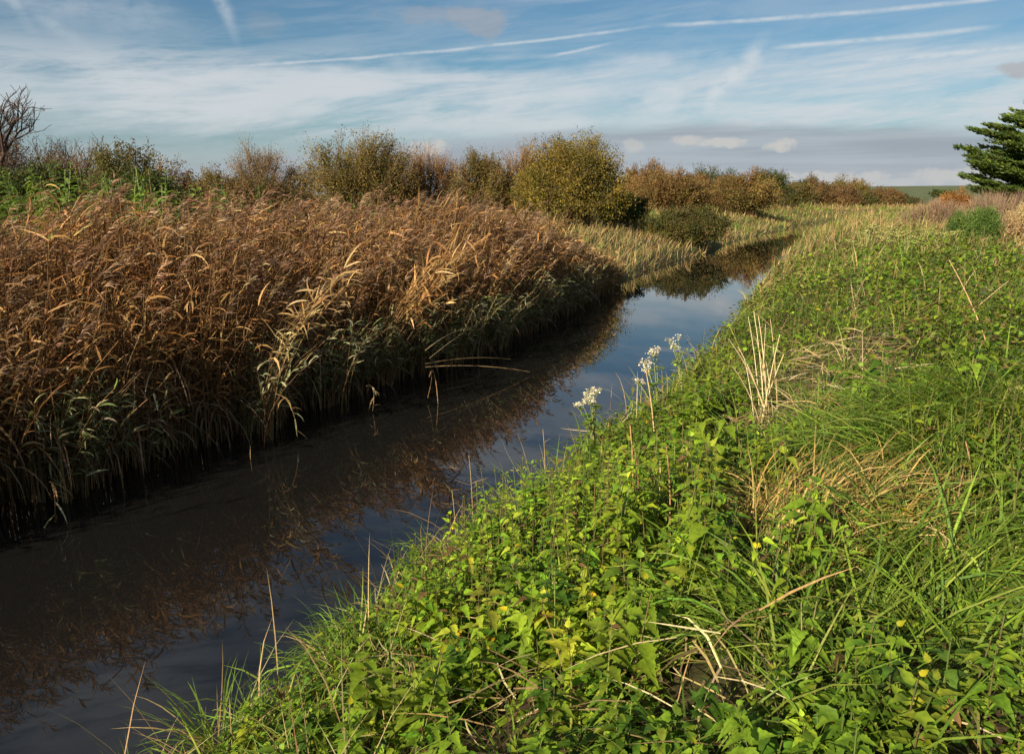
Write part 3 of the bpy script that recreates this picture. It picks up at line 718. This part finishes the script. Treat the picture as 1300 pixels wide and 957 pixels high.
def yellow_umbels():
    g0 = None
    spots = [(1092, 305), (1102, 288), (1108, 300), (1120, 296), (1128, 303), (1136, 290), (1145, 300), (1154, 296), (1165, 302), (1175, 297), (1188, 300), (1203, 303), (1215, 300), (1085, 312)]
    for i, (px, py) in enumerate(spots):
        Y = 20 + random.uniform(-2, 2.5); t = pt(px, py, Y); zb = hz(t[0], t[1]); h = max(.55, t[2] - zb)
        if i < 3:
            r = empty('cream_flower_plant', (t[0], t[1], zb)); gs = Geo()
            for j in range(4):
                e = np.array([rng.normal(0, .12), rng.normal(0, .12), .7 + rng.uniform(-.1, .1)])
                tubes(gs, curve3((0, 0, 0), (0, 0, .4), e, 4)[None], np.full((1, 4), .008), np.array([.2, .22, .07]))
                gf = Geo(); n = 40; a2 = rng.uniform(0, 6.28, n); rr = rng.random(n) ** .5 * .11
                q = e + np.stack([rr * np.cos(a2), rr * np.sin(a2), rng.normal(0, .02, n)], -1)
                leaf_sheets(gf, q, np.stack([np.cos(a2), np.sin(a2), 0 * a2], -1), np.tile([0, 0, 1.], (n, 1)), .05, .02, pick([(.55, .52, .22), (.48, .46, .16), (.4, .42, .12)], n), (0, .5, 1), (.6, 1, .3)); gf.obj('flower_head', M_flower, r)
            gs.obj('stem', M_stem, r)
            if i == 0: g0 = []
            g0.append(r); o = r
        else: o = dup(g0[i % 3], (t[0], t[1], zb), random.uniform(0, 6.28))
        s = h / .72; o.scale = (s, s, s)
        tag(o, 'cream yellow flowering plant in the pale row beyond the nettles', 'wild flower', 'cream flowers in a row beyond the nettles')
yellow_umbels()

# ------------------------------------------------------------------ shrubs and trees
def env_pt(n, W, D, H, shell, flat=.0):
    """points in a rounded bush envelope standing on the ground"""
    th = rng.uniform(0, 2 * pi, n); c = rng.uniform(-.25, 1, n); s = np.sqrt(1 - c * c)
    r = shell[0] + (shell[1] - shell[0]) * rng.random(n)
    p = np.stack([s * np.cos(th) * W / 2, s * np.sin(th) * D / 2, (c * .62 + .38) * H], -1)
    ctr = np.array([0, 0, .36 * H]); return ctr + (p - ctr) * r[:, None], nrm((p - ctr) / np.array([W / 2, D / 2, H * .6]))
def shrub(name, px, pyb, pytop, pw, Y, pal, label, cat='shrub', leaves=7000, leaf=.085, twigs=420, twigcol=((.16, .1, .06),), upright=.3, lumps=26, twigl=.16, twigw=.008, group=None, depth=.85, shape=1.0, stems=14, leafmat=None, trunkname='stem', foliage='foliage', base=None):
    r_ = Y / ray(px, pyb)[1]
    leaves = int(leaves * 4.8); leaf = leaf * .58; twigs = int(twigs * 1.3); lumps = int(lumps * 2.2)
    W = pw * r_; x = pt(px, pyb, Y)[0]; zb = hz(x, Y) - .1 if base is None else base
    H = pt(px, pytop, Y)[2] - zb; H *= .97; W *= 1.2; D = W * depth
    root = empty(name, (x, Y, zb)); tag(root, label, cat, group)
    gs, gf = Geo(), Geo(); twigcol = list(twigcol)
    lc, ln = env_pt(lumps, W, D, H, (.4, .82)); lr = rng.uniform(.14, .24, lumps) * (W * D * H) ** (1 / 3) * shape
    # stems from the base to the lumps
    k = 6; t = np.linspace(0, 1, k)[None, :, None]
    b = np.stack([rng.normal(0, .08 * W, lumps), rng.normal(0, .08 * D, lumps), np.zeros(lumps)], -1)
    mid = b * .5 + lc * .5; mid[:, 2] += .12 * H
    S = b[:, None] * (1 - t) ** 2 + 2 * mid[:, None] * t * (1 - t) + lc[:, None] * t ** 2
    tubes(gs, S, np.linspace(.035, .012, k)[None] * np.full((lumps, 1), max(.5, H / 4)), pick(twigcol, lumps), 4)
    # twigs spraying out of every lump
    i = rng.integers(0, lumps, twigs)
    d = nrm(ln[i] * .7 + rng.normal(0, .45, (twigs, 3)) + np.array([0, 0, upright * 1.6]))
    p0 = lc[i] - d * lr[i][:, None] * .3; L = (lr[i] * 1.2 + rng.uniform(.2, 1.0, twigs) * twigl * H * .42)
    bend = rng.normal(0, .1, (twigs, 3)); tt = np.linspace(0, 1, 4)[None, :, None]
    TP = p0[:, None] + d[:, None] * L[:, None, None] * tt + bend[:, None] * L[:, None, None] * tt ** 2
    ribbons(gs, TP, np.linspace(1, .35, 4)[None] * np.full((twigs, 1), twigw), nrm(np.cross(d, rng.normal(0, 1, (twigs, 3)))), pick(twigcol, twigs, .2))
    # leaves: half in the lumps, half along the twigs
    n1 = int(leaves * .62); j = rng.integers(0, lumps, n1)
    q1 = lc[j] + nrm(rng.normal(0, 1, (n1, 3))) * (lr[j] * rng.random(n1) ** .45)[:, None]
    n2 = leaves - n1; jt = rng.integers(0, twigs, n2); f = rng.random(n2)[:, None] ** .7
    q2 = TP[jt, 0] + d[jt] * L[jt][:, None] * f + bend[jt] * L[jt][:, None] * f * f + rng.normal(0, .03 * H ** .5, (n2, 3))
    q = np.concatenate([q1, q2]); lid = np.concatenate([j, i[jt]]); n = len(q)
    q[:, 2] = np.maximum(q[:, 2], .02)
    hue = pick(pal, lumps, .16)[lid] * np.exp(rng.normal(0, .13, (n, 1)))
    odd = rng.random(n) < .14; hue[odd] = pick(pal, odd.sum(), .2)
    dd = nrm(rng.normal(0, 1, (n, 3)) + np.array([0, 0, .3])); ll = leaf * 1.35 * rng.uniform(.6, 1.3, n)
    SP = q[:, None] + dd[:, None] * ll[:, None, None] * np.linspace(-.5, .5, 3)[None, :, None]
    ribbons(gf, SP, np.array([.25, 1, .1])[None] * (ll * .34)[:, None], nrm(np.cross(dd, rng.normal(0, 1, (n, 3)))), hue)
    gs.obj(trunkname, M_bark, root); gf.obj(foliage, leafmat or M_leaf, root)
    return root
OLIVE = [(.17, .125, .035), (.13, .105, .03), (.2, .14, .04), (.11, .095, .028)]
YOLIVE = [(.21, .16, .03), (.16, .13, .028), (.26, .185, .032), (.12, .105, .025)]
RUSSET = [(.18, .108, .04), (.15, .092, .034), (.21, .13, .048), (.13, .095, .032)]
BROWN = [(.14, .09, .04), (.11, .075, .035), (.17, .11, .05)]
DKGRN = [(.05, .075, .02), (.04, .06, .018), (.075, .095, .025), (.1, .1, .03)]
TW = ((.17, .105, .06), (.13, .085, .05)); TWR = ((.2, .105, .045), (.155, .085, .04), (.23, .13, .06)); TWD = ((.07, .05, .04), (.09, .06, .045))
BR = dict(leafmat=M_leaf)
# left group
shrub('hawthorn_bush', 20, 238, 158, 130, 30, BROWN + [(.1, .05, .03)], 'dark reddish brown hawthorn under the bare tree at the far left', leaves=5000, twigs=600, twigcol=TWD, leaf=.07, lumps=30)
shrub('bramble_bush', 35, 250, 197, 130, 23, DKGRN, 'dark green bramble bank below the hawthorn at the far left', leaves=7000, twigs=160, leaf=.09, upright=0, twigl=.05, lumps=30)
shrub('thicket', 92, 240, 180, 90, 29, BROWN, 'brown twiggy thicket between the hawthorn and the rounded green bush', leaves=1800, twigs=700, twigcol=TW, leaf=.06, upright=.5, twigl=.3)
shrub('rounded_bush', 158, 240, 172, 95, 27, [(.12, .115, .035), (.09, .09, .028), (.15, .11, .04), (.07, .08, .025)], 'rounded green and brown bush rising highest right of the bare sapling', leaves=7500, twigs=300, leaf=.075, lumps=34)
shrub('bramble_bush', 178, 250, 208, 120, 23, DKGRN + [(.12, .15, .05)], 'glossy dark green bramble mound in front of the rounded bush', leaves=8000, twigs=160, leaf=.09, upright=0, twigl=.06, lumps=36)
shrub('low_bush', 212, 243, 195, 80, 30, BROWN + OLIVE[:2], 'sloping brown bush trailing off right of the rounded green bush', leaves=4000, twigs=260, leaf=.075)
shrub('scrub', 272, 247, 210, 80, 40, BROWN + OLIVE[:1], 'low brown scrub in the gap before the bare topped tree', leaves=4500, twigs=350, leaf=.09, twigcol=TW)
shrub('bare_topped_tree', 330, 245, 174, 82, 44, BROWN + [(.2, .14, .08)], 'twiggy bare topped tree with a pale brown crown left of the big olive willow', 'tree', leaves=2200, twigs=1100, twigcol=((.19, .125, .07), (.15, .1, .06)), leaf=.08, upright=.35, twigl=.28, lumps=34)
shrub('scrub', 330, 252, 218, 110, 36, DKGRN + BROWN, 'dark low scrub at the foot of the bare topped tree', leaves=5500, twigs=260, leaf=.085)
shrub('small_shrub', 378, 248, 200, 34, 46, BROWN, 'small thin brown shrub squeezed against the big olive willow', leaves=1200, twigs=350, leaf=.08, upright=.5, twigcol=TW)
shrub('willow_bush', 456, 262, 167, 138, 38, OLIVE, 'big rounded olive brown willow bush left of the rusty thicket', 'willow', leaves=12000, twigs=1500, leaf=.085, lumps=44, upright=.45, twigl=.16, twigcol=TW)
shrub('willow_thicket', 546, 262, 190, 80, 41, RUSSET + [(.26, .16, .06)], 'rusty upright thicket between the two big willows', 'willow', leaves=3500, twigs=1500, leaf=.08, upright=1.1, twigl=.4, twigcol=TWR, lumps=30)
shrub('willow_bush', 615, 263, 190, 84, 39, OLIVE + YOLIVE[:1], 'olive green willow bush just left of the largest willow', 'willow', leaves=6500, twigs=1000, leaf=.085, upright=.8, twigl=.3, twigcol=TW)
shrub('willow_thicket', 662, 262, 182, 66, 40, RUSSET, 'reddish upright willow stems against the left side of the largest willow', 'willow', leaves=2600, twigs=1100, leaf=.08, upright=1.1, twigl=.35, twigcol=TWR)
shrub('willow_bush', 722, 268, 169, 132, 36, YOLIVE, 'largest willow bush, domed and yellow olive, beside the river bend', 'willow', leaves=16000, twigs=800, leaf=.085, lumps=56, upright=.25, twigl=.08, twigcol=TW)
shrub('evergreen_bush', 792, 268, 243, 62, 40, DKGRN, 'low dark evergreen bush at the right foot of the largest willow', leaves=4000, twigs=120, leaf=.09, upright=0)
shrub('bramble_mound', 868, 312, 263, 112, 37, [(.075, .08, .022), (.11, .1, .028), (.06, .065, .02), (.13, .09, .03)], 'domed bramble mound on the grassy far bank above the river', 'bramble', leaves=11000, twigs=160, leaf=.08, upright=0, twigl=.03, lumps=60, shape=.8)
# tree line right of the river
TL = [
 ('brown_bush', 880, 264, 219, 60, 72, RUSSET + BROWN, 'brown bush filling the gap left of the first dark pine', .4, TWR),
 ('dull_olive_bush', 925, 264, 225, 46, 70, OLIVE + RUSSET[:1], 'narrow olive bush between the first pine and the tall rounded russet bush', .3, TW),
 ('brown_bush', 1040, 264, 233, 52, 98, BROWN + OLIVE[:1], 'brown bush between the spiky bush and the golden topped tree', .4, TWR),
 ('birch_thicket', 796, 260, 226, 40, 76, RUSSET + BROWN, 'faint reddish thicket just right of the largest willow', 1.0, TWR),
 ('birch_thicket', 822, 262, 207, 64, 70, RUSSET + [(.22, .12, .06)], 'reddish thin topped thicket at the left end of the distant tree line', 1.0, TWR),
 ('willow_bush', 850, 266, 216, 92, 62, RUSSET + OLIVE[:2], 'broad russet brown bush in front of the left end of the tree line', .4, TWR),
 ('dark_pine', 900, 262, 209, 62, 80, DKGRN + [(.08, .09, .03)], 'dark green pine topping the distant tree line', .2, TWD),
 ('willow_bush', 945, 268, 217, 74, 64, RUSSET + OLIVE, 'tall rounded russet bush in the middle of the tree line', .4, TWR),
 ('dark_pine', 975, 262, 213, 50, 82, DKGRN, 'second dark green pine standing behind the tall rounded russet bush', .2, TWD),
 ('dull_olive_bush', 1002, 268, 231, 62, 93, OLIVE + DKGRN[:1], 'squat olive bush with shadowed right flank in front of the tree line', .2, TW),
 ('bare_bush', 1022, 262, 224, 40, 100, BROWN, 'small spiky brown bush behind the squat olive bush', .6, TW),
 ('golden_tree', 1066, 262, 224, 62, 104, YOLIVE[:2] + OLIVE, 'golden topped tree right of the spiky brown bush', .2, TW),
 ('brown_bush', 1058, 268, 238, 58, 95, BROWN + RUSSET, 'dull brown bush in front of the golden topped tree', .4, TWR),
 ('dark_bush', 1092, 266, 244, 36, 96, DKGRN + OLIVE, 'dark low bush right of the dull brown bush', .2, TWD),
 ('brown_bush', 1118, 266, 240, 46, 102, BROWN + RUSSET, 'low russet bush tapering off at the right end of the tree line', .4, TWR),
 ('dark_bush', 1142, 264, 250, 44, 104, DKGRN + BROWN, 'last low dark bush of the tree line before the open field', .1, TWD),
]
for nm, px, pb, ptop, pw, Y, pal, lab, up, tw in TL:
    shrub(nm, px, pb + 4, ptop, pw, Y, pal, lab, 'pine' if 'pine' in nm else 'tree' if 'tree' in nm else 'shrub', leaves=6500, twigs=700, leaf=.13 * (1 if Y < 90 else 1.25), lumps=34, upright=up, twigl=.14 + .1 * up, twigw=.014, twigcol=tw)
shrub('orange_bush', 1212, 262, 240, 46, 70, [(.3, .13, .035), (.24, .11, .03), (.34, .17, .05)], 'orange leaved bush below the far green field', leaves=4000, twigs=300, leaf=.12, twigw=.012, twigcol=TWR)
shrub('field_hedge', 1196, 246, 240, 34, 330, DKGRN, 'tiny dark hedge standing on the far green field', 'hedge', leaves=900, twigs=60, leaf=.6, twigw=.05, depth=.3)
shrub('dead_thicket', 1190, 284, 261, 80, 36, [(.2, .13, .08), (.16, .1, .065)], 'grey brown dead weed thicket left of the green broom bush', leaves=900, twigs=1500, leaf=.05, twigcol=((.24, .16, .1), (.19, .13, .09)), upright=1.4, twigl=.5, twigw=.006)
shrub('dead_thicket', 1268, 290, 250, 84, 30, [(.2, .14, .08), (.24, .17, .09)], 'purplish brown dead weed thicket under the dark conifer', leaves=900, twigs=1500, leaf=.05, twigcol=((.25, .17, .11), (.2, .14, .1)), upright=1.4, twigl=.5, twigw=.006)
shrub('broom_bush', 1238, 300, 266, 60, 25, [(.1, .17, .035), (.12, .19, .04), (.08, .14, .03)], 'bright green upright bush at the far right edge of the nettles', leaves=6000, twigs=900, leaf=.05, twigcol=((.1, .15, .04), (.13, .17, .05)), upright=1.3, twigl=.3, twigw=.006)
shrub('straw_bush', 1300, 300, 262, 44, 23, [(.4, .3, .15), (.3, .22, .11)], 'straw coloured grass clump at the right frame edge below the conifer', 'dry grass', leaves=1200, twigs=1100, leaf=.06, twigcol=((.42, .32, .16), (.34, .25, .12)), upright=1.3, twigl=.4, twigw=.005)

# bare trees
def bare_tree(name, px, pyb, pytop, Y, label, levels=5, spread=.55, rad=.12, twc=((.1, .075, .06),), seedv=3, leanx=0.0):
    rs = random.Random(seedv); x = pt(px, pyb, Y)[0]; zb = hz(x, Y) - .1; H = pt(px, pytop, Y)[2] - zb
    segs = {0: [], 1: []}
    def grow(p, d, L, r, lev):
        k = 4; pts = [np.array(p)]; dd = np.array(d, float)
        for _ in range(k):
            dd = dd + np.array([rs.gauss(0, .13), rs.gauss(0, .13), rs.gauss(.05, .08)]); dd /= np.linalg.norm(dd); pts.append(pts[-1] + dd * L / k)
        segs[0 if lev < 2 else 1].append((np.array(pts), r, r * .6))
        if lev >= levels: return
        for i in range(rs.randint(3, 4)):
            f = rs.uniform(.35, 1.0) if i else 1.0; q = pts[int(f * k)]
            ax = np.array([rs.gauss(0, 1), rs.gauss(0, 1), rs.gauss(.25, .5)]); nd = dd + ax / np.linalg.norm(ax) * (spread + .12 * lev); nd /= np.linalg.norm(nd)
            grow(q, nd, L * rs.uniform(.6, .8), max(r * .58, .011), lev + 1)
    grow((0, 0, 0), (leanx, 0, 1), H * .34, rad, 0)
    root = empty(name, (x, Y, zb)); tag(root, label, 'tree')
    for key, nm in ((0, 'trunk'), (1, 'crown')):
        g = Geo(); P = np.array([s[0] for s in segs[key]]); r0 = np.array([s[1] for s in segs[key]]); r1 = np.array([s[2] for s in segs[key]])
        tubes(g, P, r0[:, None] + (r1 - r0)[:, None] * np.linspace(0, 1, 5)[None], pick(list(twc), len(P)), 5 if key == 0 else 3); g.obj(nm, M_bark, root)
bare_tree('bare_tree', 6, 240, 60, 27, 'leafless dark tree reaching in from the left frame edge', 5, .75, .15, TWD, 12, .0)
bare_tree('bare_sapling', 97, 238, 118, 30, 'leafless sapling with fine upright twigs right of the bare tree', 4, .4, .05, TWD, 9)

# dark conifer
def conifer():
    Y = 40.; x0 = pt(1338, 250, Y)[0]; zb = hz(x0, Y); root = empty('cypress_tree', (x0, Y, zb))
    tag(root, 'dark conifer with flat layered branches at the right frame edge', 'conifer')
    g = Geo(); tubes(g, curve3((0, 0, -.1), (.1, 0, 3), (-.1, .1, 6.2), 9)[None], np.linspace(.32, .05, 9)[None], np.array([.12, .08, .055]), 8)
    gb = Geo(); gf = Geo(); limbs = []
    for px, py in ((1222, 188), (1226, 210), (1230, 226), (1238, 240), (1250, 162), (1258, 172), (1268, 158), (1284, 150), (1226, 199), (1244, 216), (1262, 238), (1300, 146)):
        t = pt(px + 9, py, Y) - np.array([x0, Y, zb]); t[1] = rng.uniform(-1.2, 1.2); limbs.append(t)
    for i in range(75):
        a = rng.uniform(0, 2 * pi); f = rng.uniform(.05, 1); zz = .9 + 5.0 * f; rr = 4.25 * (1 - f) ** .4 * rng.uniform(.45, 1.1); limbs.append(np.array([rr * cos(a), rr * sin(a), zz]))
    for t in limbs:
        rr = math.hypot(t[0], t[1]); s = np.array([0, 0, max(.6, t[2] - .18 * rr - .3)])
        p = curve3(s, np.array([t[0] * .55, t[1] * .55, s[2] + .02 * rr]), t, 8); tubes(gb, p[None], np.linspace(.09, .015, 8)[None], np.array([.11, .075, .05]), 4)
        d = nrm(t * np.array([1, 1, 0]) + 1e-6); sd = np.array([-d[1], d[0], 0])
        npad = 12; pu = np.linspace(.35, 1.0, npad) + rng.normal(0, .03, npad); psd = rng.normal(0, .5, npad) * (1.1 - pu * .6)
        n = 1500; pi_ = rng.integers(0, npad, n); u = np.clip(pu[pi_] + rng.normal(0, .02, n), 0, 1)
        c = np.array([np.interp(u * 7, range(8), p[:, k]) for k in range(3)]).T
        a = rng.uniform(0, 2 * pi, n); rr2 = rng.random(n) ** .5 * .42
        q = c + sd * (psd[pi_] + rr2 * np.sin(a))[:, None] + d * (rr2 * np.cos(a) * 1.4)[:, None]
        q[:, 2] += rr2 * np.cos(a) * .2 + np.abs(psd[pi_]) * .2 + rng.normal(0, .03, n)
        dd = nrm(d * rng.uniform(.4, 1.1, n)[:, None] + sd * rng.normal(0, .5, n)[:, None] + np.array([0, 0, 1]) * rng.uniform(.05, .7, n)[:, None])
        ll = rng.uniform(.09, .24, n)
        SP = q[:, None] + dd[:, None] * ll[:, None, None] * np.linspace(0, 1, 3)[None, :, None]
        ribbons(gf, SP, np.array([.6, 1, .1])[None] * (ll * .14)[:, None], nrm(np.cross(dd, rng.normal(0, 1, (n, 3)))), pick([(.055, .09, .02), (.085, .13, .025), (.19, .24, .04)], n, .2, [.5, .35, .15]))
    g.obj('trunk', M_bark, root); gb.obj('branches', M_bark, root); gf.obj('crown', M_leaf, root)
conifer()

# tall green weeds behind the reeds
def tall_weeds():
    protos = []
    for i in range(4):
        gl, gs = Geo(), Geo(); n = 4
        x = rng.normal(0, .16, n); y = rng.normal(0, .16, n); h = rng.uniform(1.3, 1.9, n)
        nettles(gl, x, y, np.zeros(n), h, [(.16, .24, .045), (.13, .2, .04), (.19, .27, .06)], 15, 1.7, False, gs, lw=.5)
        r = empty('tall_weed', (0, 0, 0)); gs.obj('stem', M_stem, r); gl.obj('leaves', M_leaf, r); protos.append(r)
    spots = [(4, 222), (14, 236), (-10, 228), (26, 246), (38, 216), (46, 222), (60, 224), (70, 222), (78, 232), (88, 228), (33, 232), (100, 240), (20, 255), (145, 238), (152, 228), (160, 232), (170, 234), (181, 230), (188, 236), (175, 244), (150, 250), (6, 262), (112, 236), (196, 246), (300, 250), (345, 246), (265, 236), (283, 232), (420, 252), (470, 256)]
    for i, (px, py) in enumerate(spots):
        Y = random.uniform(13.0, 15.5) + (px > 200) * random.uniform(3, 5); t = pt(px, py, Y); zb = hz(t[0], t[1]); h = t[2] - zb; s = h / 1.75
        if i < 4: o = protos[i]; o.location = (t[0], t[1], zb)
        else: o = dup(protos[i % 4], (t[0], t[1], zb), random.uniform(0, 6.28))
        o.scale = (1.25, 1.25, s * 1.06)
        tag(o, 'tall light green leafy weed standing behind the brown reeds', 'weed', 'tall green weeds behind the reed bed')
tall_weeds()

# ------------------------------------------------------------------ sky, sun
SUN_AZ, SUN_EL = 215., 24.
def sky():
    w = bpy.data.worlds.new('World'); SC.world = w; w.use_nodes = True; nt = w.node_tree; b = N(nt); bg = nt.nodes['Background']
    st = b.new('ShaderNodeTexSky', sky_type='NISHITA', sun_disc=False); st.sun_elevation = R(SUN_EL); st.sun_rotation = R(SUN_AZ); st.air_density = 1.0; st.dust_density = .6; st.ozone_density = 1.2
    tc = b.new('ShaderNodeTexCoord'); s = b.new('ShaderNodeSeparateXYZ'); b.link(tc.outputs['Generated'], s.inputs[0]); X, Y, Z = s.outputs
    az = b.m('ARCTAN2', X, Y); el = b.m('DIVIDE', Z, b.m('SQRT', b.m('ADD', b.m('MULTIPLY', X, X), b.m('MULTIPLY', Y, Y))))
    def A(px): return math.atan((px - 650) / 1026.)
    def E(px, py): u = (px - 650) / 1026.; return (247 - py) / 1026. / math.sqrt(1 + u * u)
    base = b.mix(1.0, st.outputs[0], (.46, .655, .755, 1), 'MULTIPLY')
    base = b.mix(b.smooth(el, .11, .01, 0., .75), base, (3.5, 4.05, 4.6, 1))
    # broken cirrus sheet, streaks climbing gently to the right
    v = b.comb(b.m('MULTIPLY', az, 2.0), b.m('SUBTRACT', b.m('MULTIPLY', el, 11.5), b.m('MULTIPLY', az, 1.2)), .3)
    n1 = b.noise(v, 1.6, 7, .6, .8); n2 = b.noise(v, 5.0, 6, .62, .5); n3 = b.noise(b.comb(az, el, 4.), 3.2, 3, .5)
    n6 = b.noise(b.comb(b.m('ADD', b.m('MULTIPLY', az, 7.), b.m('MULTIPLY', el, 12.)), b.m('SUBTRACT', b.m('MULTIPLY', el, 65.), b.m('MULTIPLY', az, 8.)), 3.), 1.0, 6, .65, 1.2)
    n = b.m('ADD', b.m('ADD', b.m('MULTIPLY', n1, .58), b.m('MULTIPLY', n2, .2)), b.m('MULTIPLY', n6, .22))
    band = b.m('MULTIPLY', b.smooth(el, .04, .09), b.smooth(el, .19, .125))
    cirr = b.m('MULTIPLY', b.m('MULTIPLY', b.smooth(n, .38, .58), b.smooth(n3, .3, .58, .3, 1.)), b.m('MAXIMUM', band, b.smooth(el, .2, .36, .26, .8)))  # last term adds unseen cirrus overhead, above the view, to grey the water reflection
    cirr = b.m('MULTIPLY', cirr, .82)
    c = b.mix(cirr, base, (6.2, 6.5, 6.8, 1))
    n4 = b.noise(b.comb(b.m('MULTIPLY', az, 16.), b.m('MULTIPLY', el, 22.), 2.), 1.0, 4, .55)
    n5 = b.noise(b.comb(b.m('MULTIPLY', az, 40.), b.m('MULTIPLY', el, 60.), 7.), 1.0, 4, .6)
    def blob(px, py, rx, ry, slope, soft, amt, nz=n4, na=.9):
        da = b.m('SUBTRACT', az, A(px)); de = b.m('SUBTRACT', b.m('SUBTRACT', el, E(px, py)), b.m('MULTIPLY', da, slope))
        r = b.m('ADD', b.m('POWER', b.m('ABSOLUTE', b.m('DIVIDE', da, rx / 1026.)), 2.), b.m('POWER', b.m('ABSOLUTE', b.m('DIVIDE', de, ry / 1026.)), 2.))
        r = b.m('ADD', r, b.m('MULTIPLY', b.m('SUBTRACT', nz, .5), na * 5.5))
        return b.smooth(r, 1. + soft, 1. - soft, 0., amt)
    def streak(p1, p2, wpx, amt, taper=.03, nz=n5):
        a1, e1, a2, e2 = A(p1[0]), E(*p1), A(p2[0]), E(*p2)
        da = b.m('SUBTRACT', az, a1); de = b.m('SUBTRACT', b.m('SUBTRACT', el, e1), b.m('MULTIPLY', da, (e2 - e1) / (a2 - a1)))
        de = b.m('ADD', de, b.m('MULTIPLY', b.m('SUBTRACT', n4, .5), .004))
        m = b.smooth(b.m('ABSOLUTE', de), wpx / 1026., 0.)
        lo, hi = min(a1, a2), max(a1, a2)
        m = b.m('MULTIPLY', m, b.m('MULTIPLY', b.smooth(az, lo - .01, lo + taper), b.smooth(az, hi + .01, hi - taper)))
        return b.m('MULTIPLY', m, b.smooth(nz, .28, .62, amt * .35, amt))
    white = None
    def acc(m):
        nonlocal white
        white = m if white is None else b.m('MAXIMUM', white, m)
    for args in (((270, 96), (830, 47), 3, .6, .08), ((820, 48), (1300, 10), 4, .65, .05), ((960, 74), (1245, 48), 4.5, .65, .04), ((1060, 90), (1290, 70), 7, .7, .03), ((690, 84), (770, 68), 3, .6, .02),
                 ((20, -20), (70, 45), 26, .4, .02), ((60, 30), (130, 65), 14, .3, .03), ((275, -30), (312, 45), 30, .45, .01), ((640, 175), (900, 135), 16, .32, .06), ((885, 138), (958, 76), 30, .7, .015), ((0, 5), (260, 40), 40, .22, .05), ((640, 10), (830, 0), 18, .35, .05)):
        acc(streak(*args))
    acc(blob(838, 128, 26, 24, 0, .7, .45, n4, .4)); acc(blob(1100, 110, 260, 30, .1, .9, .3, n4, .5)); acc(blob(300, 130, 300, 30, .08, .9, .35, n4, .6)); acc(blob(770, 110, 150, 22, .1, .9, .4, n4, .6))
    c = b.mix(white, c, (6.6, 6.9, 7.1, 1))
    # slate layer over the horizon, its top edge higher in the middle
    top = b.m('ADD', b.m('SUBTRACT', .083, b.m('MULTIPLY', b.m('POWER', b.m('ABSOLUTE', b.m('SUBTRACT', az, A(880))), 1.5), .10)), b.m('MULTIPLY', b.m('SUBTRACT', b.noise(b.comb(b.m('MULTIPLY', az, 5.), b.m('MULTIPLY', el, 40.), 1.), 1.0, 5, .6), .5), .028))
    lay = b.m('MULTIPLY', b.smooth(b.m('SUBTRACT', top, el), -.004, .012), b.smooth(az, A(-150), A(620), .25, .85))
    slate = b.mix(b.smooth(b.noise(b.comb(b.m('MULTIPLY', az, 3.), b.m('MULTIPLY', el, 60.), 9.), 1.0, 5, .6), .35, .65), (3.1, 3.5, 4.05, 1), (4.1, 4.5, 5.0, 1))
    slate = b.mix(b.smooth(el, .045, .0), slate, (4.6, 5.0, 5.4, 1))
    c = b.mix(lay, c, slate)
    puff = None
    for args in ((870, 181, 22, 5, 0, .9, .8, n5, .9), (915, 184, 34, 6, -.05, .5, .85, n5, .9), (985, 187, 18, 7, 0, .9, .9, n5, 1.), (804, 188, 14, 7, 0, .9, .6, n5, 1.), (540, 190, 26, 8, 0, .9, .9, n5, 1.), (500, 196, 40, 7, 0, .6, .5, n5, 1.),
                 (1060, 226, 60, 7, 0, .6, .7, n5, 1.), (1220, 226, 50, 9, 0, .9, .7, n5, 1.), (1120, 232, 60, 5, 0, .6, .5, n5, 1.)):
        m = blob(*args); puff = m if puff is None else b.m('MAXIMUM', puff, m)
    c = b.mix(puff, c, (5.6, 5.5, 5.3, 1))
    pink = b.m('MAXIMUM', b.m('MAXIMUM', blob(620, 42, 40, 13, 0, .9, .42, n4, 2.2), blob(545, 38, 34, 9, 0, .9, .28, n4, 2.2)), b.m('MAXIMUM', blob(1285, 96, 30, 9, 0, .6, .6, n4, 1.5), blob(350, 50, 16, 14, 0, .9, .12, n4, 1.8)))
    c = b.mix(pink, c, (4.1, 3.75, 3.7, 1))
    b.link(c, bg.inputs[0]); bg.inputs[1].default_value = .052
    l = bpy.data.lights.new('sun', 'SUN'); l.energy = 5.0; l.angle = R(.53); l.color = (1.0, .86, .66)
    o = bpy.data.objects.new('sun', l); COL.objects.link(o); o.rotation_euler = (R(90 - SUN_EL), 0, R(180 - SUN_AZ)); o.location = (0, 0, 30)
sky()

SC.view_settings.view_transform = 'Standard'; SC.view_settings.look = 'None'; SC.view_settings.exposure = 1.0; SC.view_settings.gamma = 1.0
SC.render.engine = 'CYCLES'
c_ = SC.cycles; c_.max_bounces = 6; c_.diffuse_bounces = 3; c_.glossy_bounces = 3; c_.transmission_bounces = 3; c_.transparent_max_bounces = 4
c_.use_denoising = True; c_.caustics_reflective = False; c_.caustics_refractive = False
